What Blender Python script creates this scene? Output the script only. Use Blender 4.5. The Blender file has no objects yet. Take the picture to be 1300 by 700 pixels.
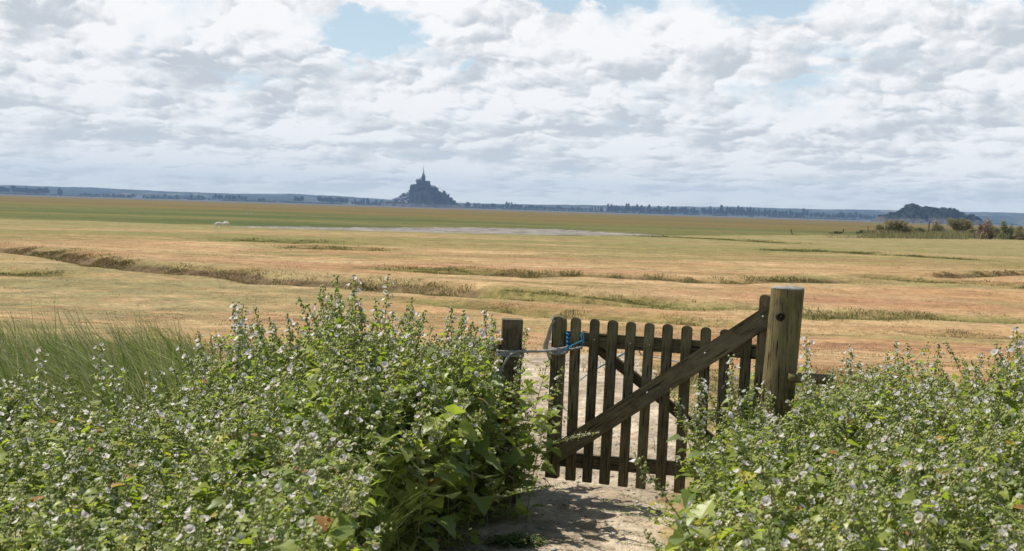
import bpy, bmesh, math, random
import numpy as np
from mathutils import Vector, Matrix

R = math.radians
sc = bpy.context.scene
COL = sc.collection

# ------------------------------------------------------------------ camera
CAMZ = 3.6
F = 1500.0                     # focal length in pixels of a 1300 px wide frame
PITCH = math.atan(85.0 / F)
ROLL = R(1.75)
fw = Vector((0, math.cos(PITCH), -math.sin(PITCH)))
r0 = Vector((1, 0, 0))
u0 = r0.cross(fw)
rt = math.cos(ROLL) * r0 + math.sin(ROLL) * u0
up = -math.sin(ROLL) * r0 + math.cos(ROLL) * u0
cam = bpy.data.cameras.new('camera')
cam.sensor_width = 36
cam.lens = 36 * F / 1300
cam.clip_start = 0.1
cam.clip_end = 40000
cam.dof.use_dof = True
cam.dof.focus_distance = 9.0
cam.dof.aperture_fstop = 7.1
camo = bpy.data.objects.new('camera', cam)
COL.objects.link(camo)
camo.matrix_world = Matrix(((rt.x, up.x, -fw.x, 0), (rt.y, up.y, -fw.y, 0), (rt.z, up.z, -fw.z, CAMZ), (0, 0, 0, 1)))
sc.camera = camo

def ray(px, py):
    return fw + rt * ((px - 650) / F) + up * ((350 - py) / F)
def at(px, py, d):
    v = ray(px, py)
    return Vector((0, 0, CAMZ)) + v * (d / v.y)
def gnd(px, py, z=0.0):
    v = ray(px, py)
    return Vector((0, 0, CAMZ)) + v * ((z - CAMZ) / v.z)

# ------------------------------------------------------------------ light
SUN_EL, SUN_AZ = R(60), R(-66)      # azimuth from +Y, negative = left of the view
sun = bpy.data.lights.new('sun', 'SUN')
sun.energy = 5.0
sun.angle = R(0.5)
sun.color = (1.0, 0.95, 0.87)
suno = bpy.data.objects.new('sun', sun)
COL.objects.link(suno)
sdir = Vector((math.sin(SUN_AZ) * math.cos(SUN_EL), math.cos(SUN_AZ) * math.cos(SUN_EL), math.sin(SUN_EL)))
suno.rotation_euler = sdir.to_track_quat('Z', 'Y').to_euler()
suno.location = sdir * 50

sc.view_settings.view_transform = 'Standard'
sc.view_settings.look = 'None'
sc.view_settings.exposure = 0.1
sc.view_settings.gamma = 1.0
sc.view_settings.use_curve_mapping = False
sc.cycles.use_denoising = True
sc.cycles.volume_bounces = 0
sc.cycles.max_bounces = 8
sc.cycles.transparent_max_bounces = 8

class N:
    """tiny node-tree helper"""
    def __init__(s, nt):
        s.nt = nt
        nt.nodes.clear()
    def n(s, t, **k):
        x = s.nt.nodes.new(t)
        for a, b in k.items():
            setattr(x, a, b)
        return x
    def put(s, sock, v):
        if isinstance(v, bpy.types.NodeSocket):
            s.nt.links.new(v, sock)
        elif v is not None:
            if isinstance(v, (tuple, list)) and len(v) == 3 and sock.type == 'RGBA':
                v = (*v, 1)
            sock.default_value = v
    def m(s, op, a, b=None, c=None, clamp=False):
        x = s.n('ShaderNodeMath', operation=op, use_clamp=clamp)
        s.put(x.inputs[0], a)
        if b is not None: s.put(x.inputs[1], b)
        if c is not None: s.put(x.inputs[2], c)
        return x.outputs[0]
    def mr(s, v, a, b, c=0.0, d=1.0, smooth=True):
        x = s.n('ShaderNodeMapRange', interpolation_type='SMOOTHSTEP' if smooth else 'LINEAR')
        for i, q in enumerate((v, a, b, c, d)):
            s.put(x.inputs[i], q)
        return x.outputs[0]
    def mix(s, f, a, b, blend='MIX'):
        x = s.n('ShaderNodeMix', data_type='RGBA', blend_type=blend)
        s.put(x.inputs[0], f); s.put(x.inputs[6], a); s.put(x.inputs[7], b)
        return x.outputs[2]
    def noise(s, vec, scale, detail=4, rough=0.5, dist=0.0, out=0, lac=2.0):
        x = s.n('ShaderNodeTexNoise')
        s.put(x.inputs['Vector'], vec); s.put(x.inputs['Scale'], scale); s.put(x.inputs['Detail'], detail)
        s.put(x.inputs['Roughness'], rough); s.put(x.inputs['Distortion'], dist); s.put(x.inputs['Lacunarity'], lac)
        return x.outputs[out]
    def comb(s, x, y, z):
        q = s.n('ShaderNodeCombineXYZ')
        s.put(q.inputs[0], x); s.put(q.inputs[1], y); s.put(q.inputs[2], z)
        return q.outputs[0]
    def vadd(s, a, b, op='ADD'):
        q = s.n('ShaderNodeVectorMath', operation=op)
        s.put(q.inputs[0], a); s.put(q.inputs[1], b)
        return q.outputs[0]
    def sep(s, v):
        q = s.n('ShaderNodeSeparateXYZ'); s.put(q.inputs[0], v)
        return q.outputs

# ------------------------------------------------------------------ sky
world = bpy.data.worlds.new('World')
sc.world = world
world.use_nodes = True
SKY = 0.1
HEADW = 0.21
CLOUD_BIAS, CLOUD_SCALE = -0.475, 0.72
def build_sky():
    k = N(world.node_tree)
    out = k.n('ShaderNodeOutputWorld')
    bg = k.n('ShaderNodeBackground')
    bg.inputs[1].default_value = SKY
    k.nt.links.new(bg.outputs[0], out.inputs[0])
    sky = k.n('ShaderNodeTexSky', sky_type='NISHITA', sun_disc=False, sun_elevation=SUN_EL,
              sun_rotation=SUN_AZ % (2 * math.pi), altitude=0, air_density=1.0, dust_density=1.2, ozone_density=1.0)
    D = k.n('ShaderNodeTexCoord').outputs['Generated']
    x, y, z = k.sep(D)
    A = k.m('ARCTAN2', x, y)                        # azimuth from +Y
    E = k.m('ARCSINE', k.m('ABSOLUTE', z))          # elevation
    zc = k.m('ADD', k.m('ABSOLUTE', z), 0.012)
    # billows: round bulges, laid out in angle, that push the cloud edges up and down and catch the light
    lnE = k.m('LOGARITHM', k.m('ADD', E, 0.045), math.e)
    bc = k.comb(k.m('MULTIPLY', A, 10.5), k.m('MULTIPLY', lnE, 3.1), 5.1)
    bil = k.noise(bc, 1.0, 8, 0.62)
    bil2 = k.noise(k.vadd(bc, (-0.07, 0.13, 0.0)), 1.0, 8, 0.62)
    bil3 = k.noise(k.vadd(bc, (-0.18, 0.50, 0.0)), 1.0, 3, 0.55)
    bilb = k.noise(k.vadd(bc, (0, 0, 31.7)), 0.55, 3, 0.5)
    zc = k.m('MULTIPLY', zc, k.m('ADD', k.m('MULTIPLY_ADD', bil, 0.20, -0.10), k.m('MULTIPLY_ADD', bilb, 0.22, 0.89)))
    px_, py_ = k.m('DIVIDE', x, zc), k.m('DIVIDE', y, zc)      # where the ray meets the cloud base, in units of its height
    # where single big clouds and the gaps between them hang (azimuth, elevation, radii, strength)
    # the edges are broken up by noise
    wn = k.noise(k.comb(k.m('MULTIPLY', A, 16.0), k.m('MULTIPLY', E, 30.0), 0.0), 1.0, 6, 0.62, out=1)
    ws = k.sep(wn)
    Aw = k.m('ADD', A, k.m('MULTIPLY', k.m('SUBTRACT', ws[0], 0.5), 0.10))
    Ew = k.m('ADD', E, k.m('MULTIPLY', k.m('SUBTRACT', ws[1], 0.5), 0.055))
    def blob(px, py, rx, ry):
        d = ray(px, py).normalized()
        a, e = math.atan2(d.x, d.y), math.asin(d.z)
        da = k.m('DIVIDE', k.m('SUBTRACT', Aw, a), rx / F)
        de = k.m('DIVIDE', k.m('SUBTRACT', Ew, e), ry / F)
        q = k.m('ADD', k.m('MULTIPLY', da, da), k.m('MULTIPLY', de, de))
        return k.m('EXPONENT', k.m('MULTIPLY', q, -1.0))
    def total(blobs):
        s = None
        for (px, py, rx, ry, w) in blobs:
            b = k.m('MULTIPLY', blob(px, py, rx, ry), w)
            s = b if s is None else k.m('ADD', s, b)
        return s
    holes = total([(468, 42, 52, 28, 1.0), (980, -6, 50, 22, 1.1), (745, -8, 75, 14, 0.9), (585, 78, 14, 6, 0.5),
                   (1420, -60, 120, 60, 1.0), (200, -120, 160, 40, 1.0)])
    greys = total([(1120, 95, 120, 34, 0.95), (270, 76, 120, 13, 0.95), (355, 88, 60, 9, 0.5), (615, 38, 55, 22, 0.9), (40, 12, 60, 18, 0.8),
                   (40, 68, 25, 12, 0.7), (590, 105, 40, 12, 0.5), (850, 75, 70, 14, 0.6), (790, 130, 90, 12, 0.7), (1150, 160, 80, 12, 0.7),
                   (700, 15, 20, 30, 0.5), (60, 130, 90, 10, 0.5), (225, 168, 60, 8, 0.5), (430, 140, 60, 9, 0.35), (840, 195, 130, 6, 0.55),
                   (1240, 60, 60, 40, 0.45), (330, 130, 40, 8, 0.3), (480, 190, 120, 6, 0.35), (1080, 205, 120, 5, 0.35), (120, 190, 120, 6, 0.3),
                   (930, 140, 60, 12, 0.4), (300, 185, 80, 5, 0.3)])
    whites = total([(420, 60, 70, 25, 0.6), (730, 45, 90, 25, 0.7), (860, 40, 90, 30, 0.7), (960, 85, 60, 30, 0.6), (540, 90, 60, 16, 0.6),
                    (1000, 40, 70, 16, 0.5), (140, 25, 60, 20, 0.5), (120, 80, 40, 14, 0.4), (640, 25, 16, 8, 0.8), (1270, 130, 40, 25, 0.5),
                    (650, 130, 100, 12, 0.4), (1190, 80, 20, 12, 0.6), (960, 105, 40, 14, 0.5)])
    jit = k.n('ShaderNodeTexWhiteNoise', noise_dimensions='3D')
    k.put(jit.inputs['Vector'], k.vadd(D, (9173.0, 7331.0, 8111.0), 'MULTIPLY'))
    J = jit.outputs['Value']
    base = k.m('SUBTRACT', k.m('SUBTRACT', CLOUD_BIAS, k.m('MULTIPLY', holes, 0.33)), k.m('MAXIMUM', k.mr(E, 0.24, 0.5, 0.0, 0.22), k.mr(y, -0.25, 0.25, 0.16, 0.0)))  # unseen sky overhead and behind the camera cleared of cloud to deepen shadows
    HS = [0.0, 0.06, 0.15, 0.27, 0.42, 0.62, 0.86, 1.15]
    T, C = None, None
    for i, h in enumerate(HS):
        dh = (HS[i + 1] - h) if i + 1 < len(HS) else 0.12
        hh = k.m('MULTIPLY_ADD', J, dh, h) if i else k.m('MULTIPLY', J, 0.02)
        s1 = k.m('ADD', hh, 1.0)
        P = k.comb(k.m('MULTIPLY', px_, s1), k.m('MULTIPLY', py_, s1), k.m("MULTIPLY", hh, 0.9))
        n = k.noise(P, CLOUD_SCALE, 8 if i < 6 else 6, 0.6)
        rho = k.m('SUBTRACT', k.m('ADD', n, base), k.m("MULTIPLY", hh, 0.10))
        al = k.mr(rho, 0.0, 0.025)
        lum = k.m("ADD", k.m("MULTIPLY", hh, 0.9), k.m("MULTIPLY", rho, -5.5))
        if T is None:
            T = k.m('SUBTRACT', 1.0, al); C = k.m('MULTIPLY', lum, al)
        else:
            w = k.m('MULTIPLY', T, al)
            C = k.m('MULTIPLY_ADD', w, lum, C)
            T = k.m('MULTIPLY', T, k.m('SUBTRACT', 1.0, al))
    alpha = k.m('SUBTRACT', 1.0, T)
    b = k.m('DIVIDE', C, k.m('MAXIMUM', alpha, 0.02))
    b = k.m("ADD", b, 1.12)
    # cauliflower heads: inverted ridged noise, lit from above left
    def heads(v):
        q = k.n('ShaderNodeTexNoise', noise_dimensions='2D', noise_type='RIDGED_MULTIFRACTAL', normalize=True)
        k.put(q.inputs['Vector'], v); k.put(q.inputs['Scale'], 1.6); k.put(q.inputs['Detail'], 5.0)
        k.put(q.inputs['Roughness'], 0.55); k.put(q.inputs['Offset'], 0.9); k.put(q.inputs['Gain'], 1.6)
        return q.outputs[0]
    hw = k.vadd(k.vadd(k.noise(bc, 2.0, 3, 0.5, out=1), (0.5, 0.5, 0.5), 'SUBTRACT'), (0.35, 0.35, 0.0), 'MULTIPLY')
    hc = k.vadd(bc, hw)
    h1, h2 = heads(hc), heads(k.vadd(hc, (-0.033, 0.062, 0.0)))
    head = k.m('SUBTRACT', h2, h1)
    fine_ = k.m('ADD', k.m('MULTIPLY', k.m('SUBTRACT', bil, bil2), 0.75), k.m('MULTIPLY', head, HEADW))
    b = k.m('ADD', b, k.m('MULTIPLY', fine_, 3.4))
    # low over the horizon only the sides of the clouds are seen
    blow = k.m('ADD', k.m('MULTIPLY_ADD', fine_, 4.6, 0.74), k.m('MULTIPLY', k.m('SUBTRACT', bil, bil3), 3.4))
    wl = k.mr(E, 0.06, 0.17, 0.95, 0.55)
    b = k.m('ADD', k.m('MULTIPLY', b, k.m('SUBTRACT', 1.0, wl)), k.m('MULTIPLY', blow, wl))
    alpha = k.m('MAXIMUM', alpha, k.m('MULTIPLY', k.mr(E, 0.05, 0.11, 1.0, 0.0), k.mr(bil, 0.36, 0.44)))
    b = k.m('SUBTRACT', b, k.m('MULTIPLY', greys, 0.46))
    b = k.m('ADD', b, k.m('MULTIPLY', whites, 0.25))
    ramp = k.n('ShaderNodeValToRGB')
    k.put(ramp.inputs[0], k.m('MULTIPLY_ADD', b, 1.0, -0.01, clamp=True))
    cr = ramp.color_ramp
    cr.elements[0].position = 0.0; cr.elements[0].color = (5.7, 6.05, 6.45, 1)
    cr.elements[1].position = 1.0; cr.elements[1].color = (9.5, 9.5, 9.5, 1)
    for p, c in ((0.3, (6.6, 6.9, 7.2, 1)), (0.55, (7.7, 7.85, 8.0, 1)), (0.75, (8.5, 8.6, 8.7, 1)), (0.9, (9.0, 9.05, 9.1, 1))):
        e = cr.elements.new(p); e.color = c
    # far clouds fade into pale, faintly blue air; thin veil also over the gaps
    far = k.m('EXPONENT', k.m('MULTIPLY', E, -34.0))
    airc = (10.6, 10.8, 9.2)
    cloud = k.mix(k.m("MULTIPLY", far, 0.72, clamp=True), ramp.outputs[0], airc)
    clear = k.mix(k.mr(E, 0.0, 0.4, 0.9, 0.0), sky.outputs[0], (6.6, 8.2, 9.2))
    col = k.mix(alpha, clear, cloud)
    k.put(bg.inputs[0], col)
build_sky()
world.cycles.sampling_method = 'MANUAL'
world.cycles.sample_map_resolution = 512
# ------------------------------------------------------------------ helpers for objects
rng = np.random.default_rng(7)
random.seed(7)

def tag(o, label=None, cat=None, group=None, kind=None):
    if label: o['label'] = label
    if cat: o['category'] = cat
    if group: o['group'] = group
    if kind: o['kind'] = kind
    return o
def link(name, me, mat=None, parent=None, loc=None):
    o = bpy.data.objects.new(name, me)
    COL.objects.link(o)
    if mat is not None and me is not None and not me.materials: me.materials.append(mat)
    if parent is not None: o.parent = parent
    if loc is not None: o.location = loc
    return o
def empty(name, loc=(0, 0, 0), rz=0.0):
    o = bpy.data.objects.new(name, None)
    o.empty_display_size = 0.2
    o.location = loc; o.rotation_euler = (0, 0, rz)
    COL.objects.link(o)
    return o
def np_mesh(name, V, tris=None, quads=None, attrs=None, smooth=False):
    """mesh from numpy arrays; attrs = {name: per-vertex floats}"""
    me = bpy.data.meshes.new(name)
    V = np.asarray(V, np.float32).reshape(-1, 3)
    fl, starts, n = [], [], 0
    if tris is not None and len(tris):
        t = np.asarray(tris, np.int32).reshape(-1, 3)
        fl.append(t.ravel()); starts.append(n + 3 * np.arange(len(t))); n += t.size
    if quads is not None and len(quads):
        q = np.asarray(quads, np.int32).reshape(-1, 4)
        fl.append(q.ravel()); starts.append(n + 4 * np.arange(len(q))); n += q.size
    fl = np.concatenate(fl).astype(np.int32); starts = np.concatenate(starts).astype(np.int32)
    me.vertices.add(len(V)); me.vertices.foreach_set('co', V.ravel())
    me.loops.add(len(fl)); me.loops.foreach_set('vertex_index', fl)
    me.polygons.add(len(starts)); me.polygons.foreach_set('loop_start', starts)
    if smooth: me.polygons.foreach_set('use_smooth', np.ones(len(starts), bool))
    me.update(calc_edges=True)
    for k, a in (attrs or {}).items():
        at_ = me.attributes.new(k, 'FLOAT', 'POINT')
        at_.data.foreach_set('value', np.asarray(a, np.float32).ravel())
    return me
class MB:
    """collects boxes, tubes and loose faces into ONE mesh"""
    def __init__(s): s.v, s.f = [], []
    def add(s, vs, fs):
        n = len(s.v); s.v += [tuple(p) for p in vs]; s.f += [tuple(i + n for i in q) for q in fs]
    def box(s, c, size, M=None):
        x, y, z = (q / 2 for q in size)
        vs = [Vector((sx * x, sy * y, sz * z)) for sz in (-1, 1) for sx, sy in ((-1, -1), (1, -1), (1, 1), (-1, 1))]
        if M is not None: vs = [M @ q for q in vs]
        s.add([q + Vector(c) for q in vs], [(3, 2, 1, 0), (4, 5, 6, 7), (0, 1, 5, 4), (1, 2, 6, 5), (2, 3, 7, 6), (3, 0, 4, 7)])
    def tube(s, pts, rad, n=6, caps=True):
        rings, prev = [], None
        pts = [Vector(p) for p in pts]
        if not hasattr(rad, '__len__'): rad = [rad] * len(pts)
        for i, p in enumerate(pts):
            d = (pts[min(i + 1, len(pts) - 1)] - pts[max(i - 1, 0)]).normalized()
            a = prev if prev is not None else (Vector((0, 0, 1)) if abs(d.z) < 0.9 else Vector((1, 0, 0)))
            u = (a - d * a.dot(d)).normalized(); w = d.cross(u); prev = u
            rings.append([p + (u * math.cos(2 * math.pi * k / n) + w * math.sin(2 * math.pi * k / n)) * rad[i] for k in range(n)])
        vs = [q for r_ in rings for q in r_]
        fs = [(i * n + k, i * n + (k + 1) % n, (i + 1) * n + (k + 1) % n, (i + 1) * n + k) for i in range(len(rings) - 1) for k in range(n)]
        if caps: fs += [tuple(reversed(range(n))), tuple(range((len(rings) - 1) * n, len(rings) * n))]
        s.add(vs, fs)
    def mesh(s, name, bevel=0.0, smooth=False):
        me = bpy.data.meshes.new(name)
        me.from_pydata(s.v, [], s.f)
        bm = bmesh.new(); bm.from_mesh(me)
        bmesh.ops.recalc_face_normals(bm, faces=bm.faces)
        if bevel:
            bmesh.ops.bevel(bm, geom=bm.edges[:], offset=bevel, segments=2, affect='EDGES', profile=0.7)
        for f in bm.faces: f.smooth = smooth
        bm.to_mesh(me); bm.free()
        return me
    def build(s, name, mat, parent=None, bevel=0.0, smooth=False, loc=None):
        return link(name, s.mesh(name, bevel, smooth), mat, parent, loc)

# value noise in numpy
_perm = rng.random((64, 64, 64)).astype(np.float32)
def vnoise(x, y, z=0.0):
    x, y, z = np.broadcast_arrays(np.asarray(x, float), np.asarray(y, float), np.asarray(z, float))
    xi, yi, zi = np.floor(x).astype(int), np.floor(y).astype(int), np.floor(z).astype(int)
    fx, fy, fz = x - xi, y - yi, z - zi
    fx, fy, fz = (q * q * (3 - 2 * q) for q in (fx, fy, fz))
    g = lambda a, b, c: _perm[(xi + a) & 63, (yi + b) & 63, (zi + c) & 63]
    l = lambda a, b, t: a + (b - a) * t
    return l(l(l(g(0, 0, 0), g(1, 0, 0), fx), l(g(0, 1, 0), g(1, 1, 0), fx), fy),
             l(l(g(0, 0, 1), g(1, 0, 1), fx), l(g(0, 1, 1), g(1, 1, 1), fx), fy), fz)
def fbm(x, y, z=0.0, o=4):
    s, a, t = 0.0, 1.0, 0.0
    for i in range(o):
        s = s + a * vnoise(np.asarray(x) * 2 ** i + 17.3 * i, np.asarray(y) * 2 ** i + 5.1 * i, np.asarray(z) * 2 ** i); t += a; a *= 0.5
    return s / t
def sstep(a, b, x):
    t = np.clip((np.asarray(x, float) - a) / (b - a), 0, 1)
    return t * t * (3 - 2 * t)

# ------------------------------------------------------------------ materials
def new_mat(name):
    m = bpy.data.materials.new(name); m.use_nodes = True
    return m, N(m.node_tree)
def finish(m, k, col, rough=0.8, bump=None, bump_d=0.02, bump_s=0.5, trans=0.0, spec=0.3, metal=0.0, emis=None):
    out = k.n('ShaderNodeOutputMaterial')
    p = k.n('ShaderNodeBsdfPrincipled')
    k.put(p.inputs['Base Color'], col); k.put(p.inputs['Roughness'], rough)
    k.put(p.inputs['Specular IOR Level'], spec); k.put(p.inputs['Metallic'], metal)
    if bump is not None:
        b = k.n('ShaderNodeBump'); k.put(b.inputs['Height'], bump); k.put(b.inputs['Distance'], bump_d); k.put(b.inputs['Strength'], bump_s)
        k.nt.links.new(b.outputs[0], p.inputs['Normal'])
    sh = p.outputs[0]
    if trans:
        t = k.n('ShaderNodeBsdfTranslucent'); k.put(t.inputs[0], col)
        x = k.n('ShaderNodeMixShader'); x.inputs[0].default_value = trans
        k.nt.links.new(sh, x.inputs[1]); k.nt.links.new(t.outputs[0], x.inputs[2]); sh = x.outputs[0]
    k.nt.links.new(sh, out.inputs[0])
    return m
def simple(name, c1, c2, scale=5.0, rough=0.85, detail=5, bump=0.0, bd=0.01, **kw):
    m, k = new_mat(name)
    v = k.n('ShaderNodeTexCoord').outputs['Object']
    n = k.noise(v, scale, detail, 0.6)
    col = k.mix(k.mr(n, 0.35, 0.65), c1, c2)
    return finish(m, k, col, rough, n if bump else None, bd, bump, **kw)
def attr(k, name):
    a = k.n('ShaderNodeAttribute'); a.attribute_name = name
    return a.outputs['Fac']

STRAW, STRAW2, PINK = (0.36, 0.215, 0.10), (0.44, 0.305, 0.155), (0.33, 0.18, 0.095)
YGREEN, GREEN, OCHRE = (0.20, 0.175, 0.060), (0.095, 0.125, 0.028), (0.165, 0.115, 0.034)
MUD, DIRT = (0.30, 0.275, 0.235), (0.36, 0.285, 0.195)
LINES = []       # furrows: (points on the ground, depth, width, kind)
def L(pts, **kw):
    LINES.append(([gnd(x, y)[:2] for x, y in pts], kw))
L([(-60, 316), (0, 318), (60, 323), (150, 339), (230, 346), (300, 351), (345, 357), (420, 362), (520, 366), (600, 372)], d=0.22, w=1.0, g=0.35, s=0.28)
L([(-40, 340), (60, 347)], d=0.12, w=1.2, g=0.8)
L([(500, 345), (620, 349), (660, 351)], d=0.10, w=1.8, g=0.9)
L([(610, 348), (760, 352), (870, 356), (960, 356), (1075, 357)], d=0.15, w=0.85, g=0.4, s=0.12)
L([(1120, 355), (1200, 358), (1290, 362), (1400, 366)], d=0.15, w=1.5, g=0.7)
L([(480, 366), (560, 373), (650, 376), (760, 381), (860, 389), (960, 394)], d=0.16, w=1.1, g=0.95)
L([(560, 384), (640, 390), (720, 398), (820, 404), (900, 412)], d=0.18, w=0.9, g=0.8)
L([(1030, 403), (1120, 404), (1200, 405), (1330, 409)], d=0.15, w=0.9, g=0.9)
L([(370, 314), (450, 316), (480, 317)], d=0.08, w=2.4, g=0.9)
L([(300, 305), (345, 306), (395, 308)], d=0.08, w=3.0, g=1.0)
L([(820, 300), (900, 303), (1000, 309)], d=0.08, w=3.0, g=0.9)
L([(980, 318), (1040, 319), (1150, 325), (1230, 330)], d=0.06, w=2.0, g=0.9)
L([(1190, 352), (1260, 350), (1320, 350)], d=0.15, w=0.8, g=0.3, s=0.12)
L([(1180, 432), (1260, 436), (1400, 440)], d=0.10, w=0.7, g=0.5)

def line_dist(x, y, pts):
    """distance to a polyline and side (positive = beyond it)"""
    best = np.full(np.shape(x), 1e9); side = np.zeros(np.shape(x))
    for (ax, ay), (bx, by) in zip(pts[:-1], pts[1:]):
        dx, dy = bx - ax, by - ay; L2 = dx * dx + dy * dy
        t = np.clip(((x - ax) * dx + (y - ay) * dy) / L2, 0, 1)
        d = np.hypot(x - ax - t * dx, y - ay - t * dy)
        s = np.sign((y - ay) * dx - (x - ax) * dy)
        m = d < best
        best = np.where(m, d, best); side = np.where(m, s, side)
    return best, side
def gz(x, y):
    x, y = np.broadcast_arrays(np.asarray(x, float), np.asarray(y, float))
    z = 1.75 * (1 - sstep(8.0, 42.0, y + 1.2 * (fbm(x * 0.3, y * 0.3) - 0.5)))
    near = (np.hypot(x, y) < 40)
    z = z + np.where(near, 0.10 * (fbm(x * 1.1, y * 1.1, 3.0) - 0.5) + 0.03 * (fbm(x * 6, y * 6, 3.0) - 0.5), 0.0)
    z = z + np.where((y > 5) & (y < 14) & (np.abs(x) < 4), 0.035 * (fbm(x * 7, y * 7, 6.0, 3) - 0.5) - 0.03 * np.clip(fbm(x * 3.1, y * 2.6, 12.0, 2) - 0.6, 0, 1) * 3, 0.0)
    far = sstep(22, 40, y) * (1 - sstep(300, 900, np.hypot(x, y)))
    z = z + far * 0.12 * (fbm(x * 0.045, y * 0.07, 9.0) - 0.5) + far * 0.16 * (fbm(x * 0.35, y * 0.45, 2.0) - 0.5)
    wig = 1.6 * (fbm(x * 0.16, y * 0.16, 21.0) - 0.5) * 2
    for pts, kw in LINES:
        d, s = line_dist(x, y + wig, pts)
        if 's' in kw: z = z + kw['s'] * sstep(-0.30, 0.35, d * s) * np.exp(-(np.maximum(d * s, 0) / 9.0) ** 2) * (d < 40)
        z = z - kw['d'] * np.exp(-(d / kw['w']) ** 2) + 0.45 * kw['d'] * (s > 0) * np.exp(-(d / (kw['w'] * 5)) ** 2) * (1 - np.exp(-(d / kw['w']) ** 2))
    # outer edge of the salt meadow drops to the sand of the bay
    rr = np.hypot(x, y)
    z = z - 1.2 * sstep(1700, 1800, rr + 60 * (fbm(x * 0.004, y * 0.004) - 0.5))
    # creek bed with grey mud
    z = z - 0.25 * pond_mask(x, y)
    return z
PT = [gnd(*p) for p in [(285, 286.5), (300, 286), (450, 287.5), (560, 288), (640, 289), (700, 290.5), (830, 297.5), (850, 299)]]
PB = [gnd(*p) for p in [(285, 287), (300, 288.5), (450, 292.5), (560, 296), (640, 297.5), (700, 298.5), (830, 299.3), (850, 299.2)]]
def pond_mask(x, y):
    yt = np.interp(x, [p.x for p in PT], [p.y for p in PT]); yb = np.interp(x, [p.x for p in PB], [p.y for p in PB])
    n = 16 * (fbm(x * 0.08, y * 0.03, 5.0) - 0.5)
    m = sstep(-1.5, 1.5, y - yb + n * 0.6) * sstep(-2, 2, yt - y + n)
    return m * ((x > PB[0].x) & (x < PB[-1].x + 2) & (yt - yb > 0.5))
def gz1(x, y): return float(gz(np.array([x]), np.array([y]))[0])

# path centre line and half width
def path_c(y): return 0.16 + 0.02 * (y - 7.3) + 0.05 * np.sin(y * 0.9)
def path_m(x, y):
    """1 on the trodden path"""
    w = np.interp(y, [2, 6.3, 6.9, 7.6, 9, 12, 17, 22], [0.55, 0.85, 0.72, 0.62, 0.8, 0.75, 1.0, 0.7])
    c = np.interp(y, [2, 6.3, 7.3, 9, 12, 17, 22], [0.1, 0.12, 0.38, 0.75, 0.9, 1.0, 0.8])
    u = np.abs(x - c) / w + 0.6 * (fbm(x * 2.2, y * 2.2, 7.0) - 0.5)
    return (1 - sstep(0.8, 1.15, u)) * (1 - sstep(14, 22, y))

def build_ground():
    rad = [0.3]
    while rad[-1] < 15000:
        r = rad[-1]
        g = 0.02 if r < 4 else 0.0042 if 5.4 < r < 9.5 else 0.0075 if r < 150 else 0.012 if r < 320 else 0.04
        rad.append(r * (1 + g))
    rad = np.array(rad)
    th = np.concatenate([np.arange(-180, -32, 4.0), np.arange(-32, 32, 0.25), np.arange(32, 180, 4.0)])
    th = np.radians(th)
    X = rad[:, None] * np.sin(th)[None, :]; Y = rad[:, None] * np.cos(th)[None, :]
    Z = gz(X, Y)
    nr, nt_ = X.shape
    V = np.stack([X, Y, Z], -1).reshape(-1, 3)
    i = np.arange(nr - 1)[:, None] * nt_; j = np.arange(nt_)[None, :]; j2 = (j + 1) % nt_
    Q = np.stack([i + j, i + j2, i + nt_ + j2, i + nt_ + j], -1).reshape(-1, 4)[:, ::-1]
    c = len(V)
    V = np.vstack([V, [0, 0, float(gz1(0, 0))]])
    T = np.stack([np.full(nt_, c), j2.ravel(), j.ravel()], -1)[:, ::-1]
    # per-point amounts: how green (furrows), how muddy, how trodden
    x, y = V[:, 0], V[:, 1]
    fur = np.zeros(len(V)); dark = np.zeros(len(V))
    wig = 1.6 * (fbm(x * 0.16, y * 0.16, 21.0) - 0.5) * 2
    for pts, kw in LINES:
        d, s = line_dist(x, y + wig, pts)
        a = np.exp(-(d / (kw['w'] * 1.5)) ** 2)
        fur = np.maximum(fur, a * kw['g']); dark = np.maximum(dark, np.exp(-(d / (0.75 if 's' in kw else kw['w'])) ** 2) * (1 - kw['g']) * (1.15 if 's' in kw else 1) * np.clip(0.35 + 1.3 * fbm(x * 0.25, y * 0.1, 15.0), 0, 1))
    me = np_mesh('ground', V, T, Q, {'furrow': fur, 'scar': dark, 'mud': pond_mask(x, y), 'trodden': path_m(x, y) * (y > 0)}, smooth=True)
    return me

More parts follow.
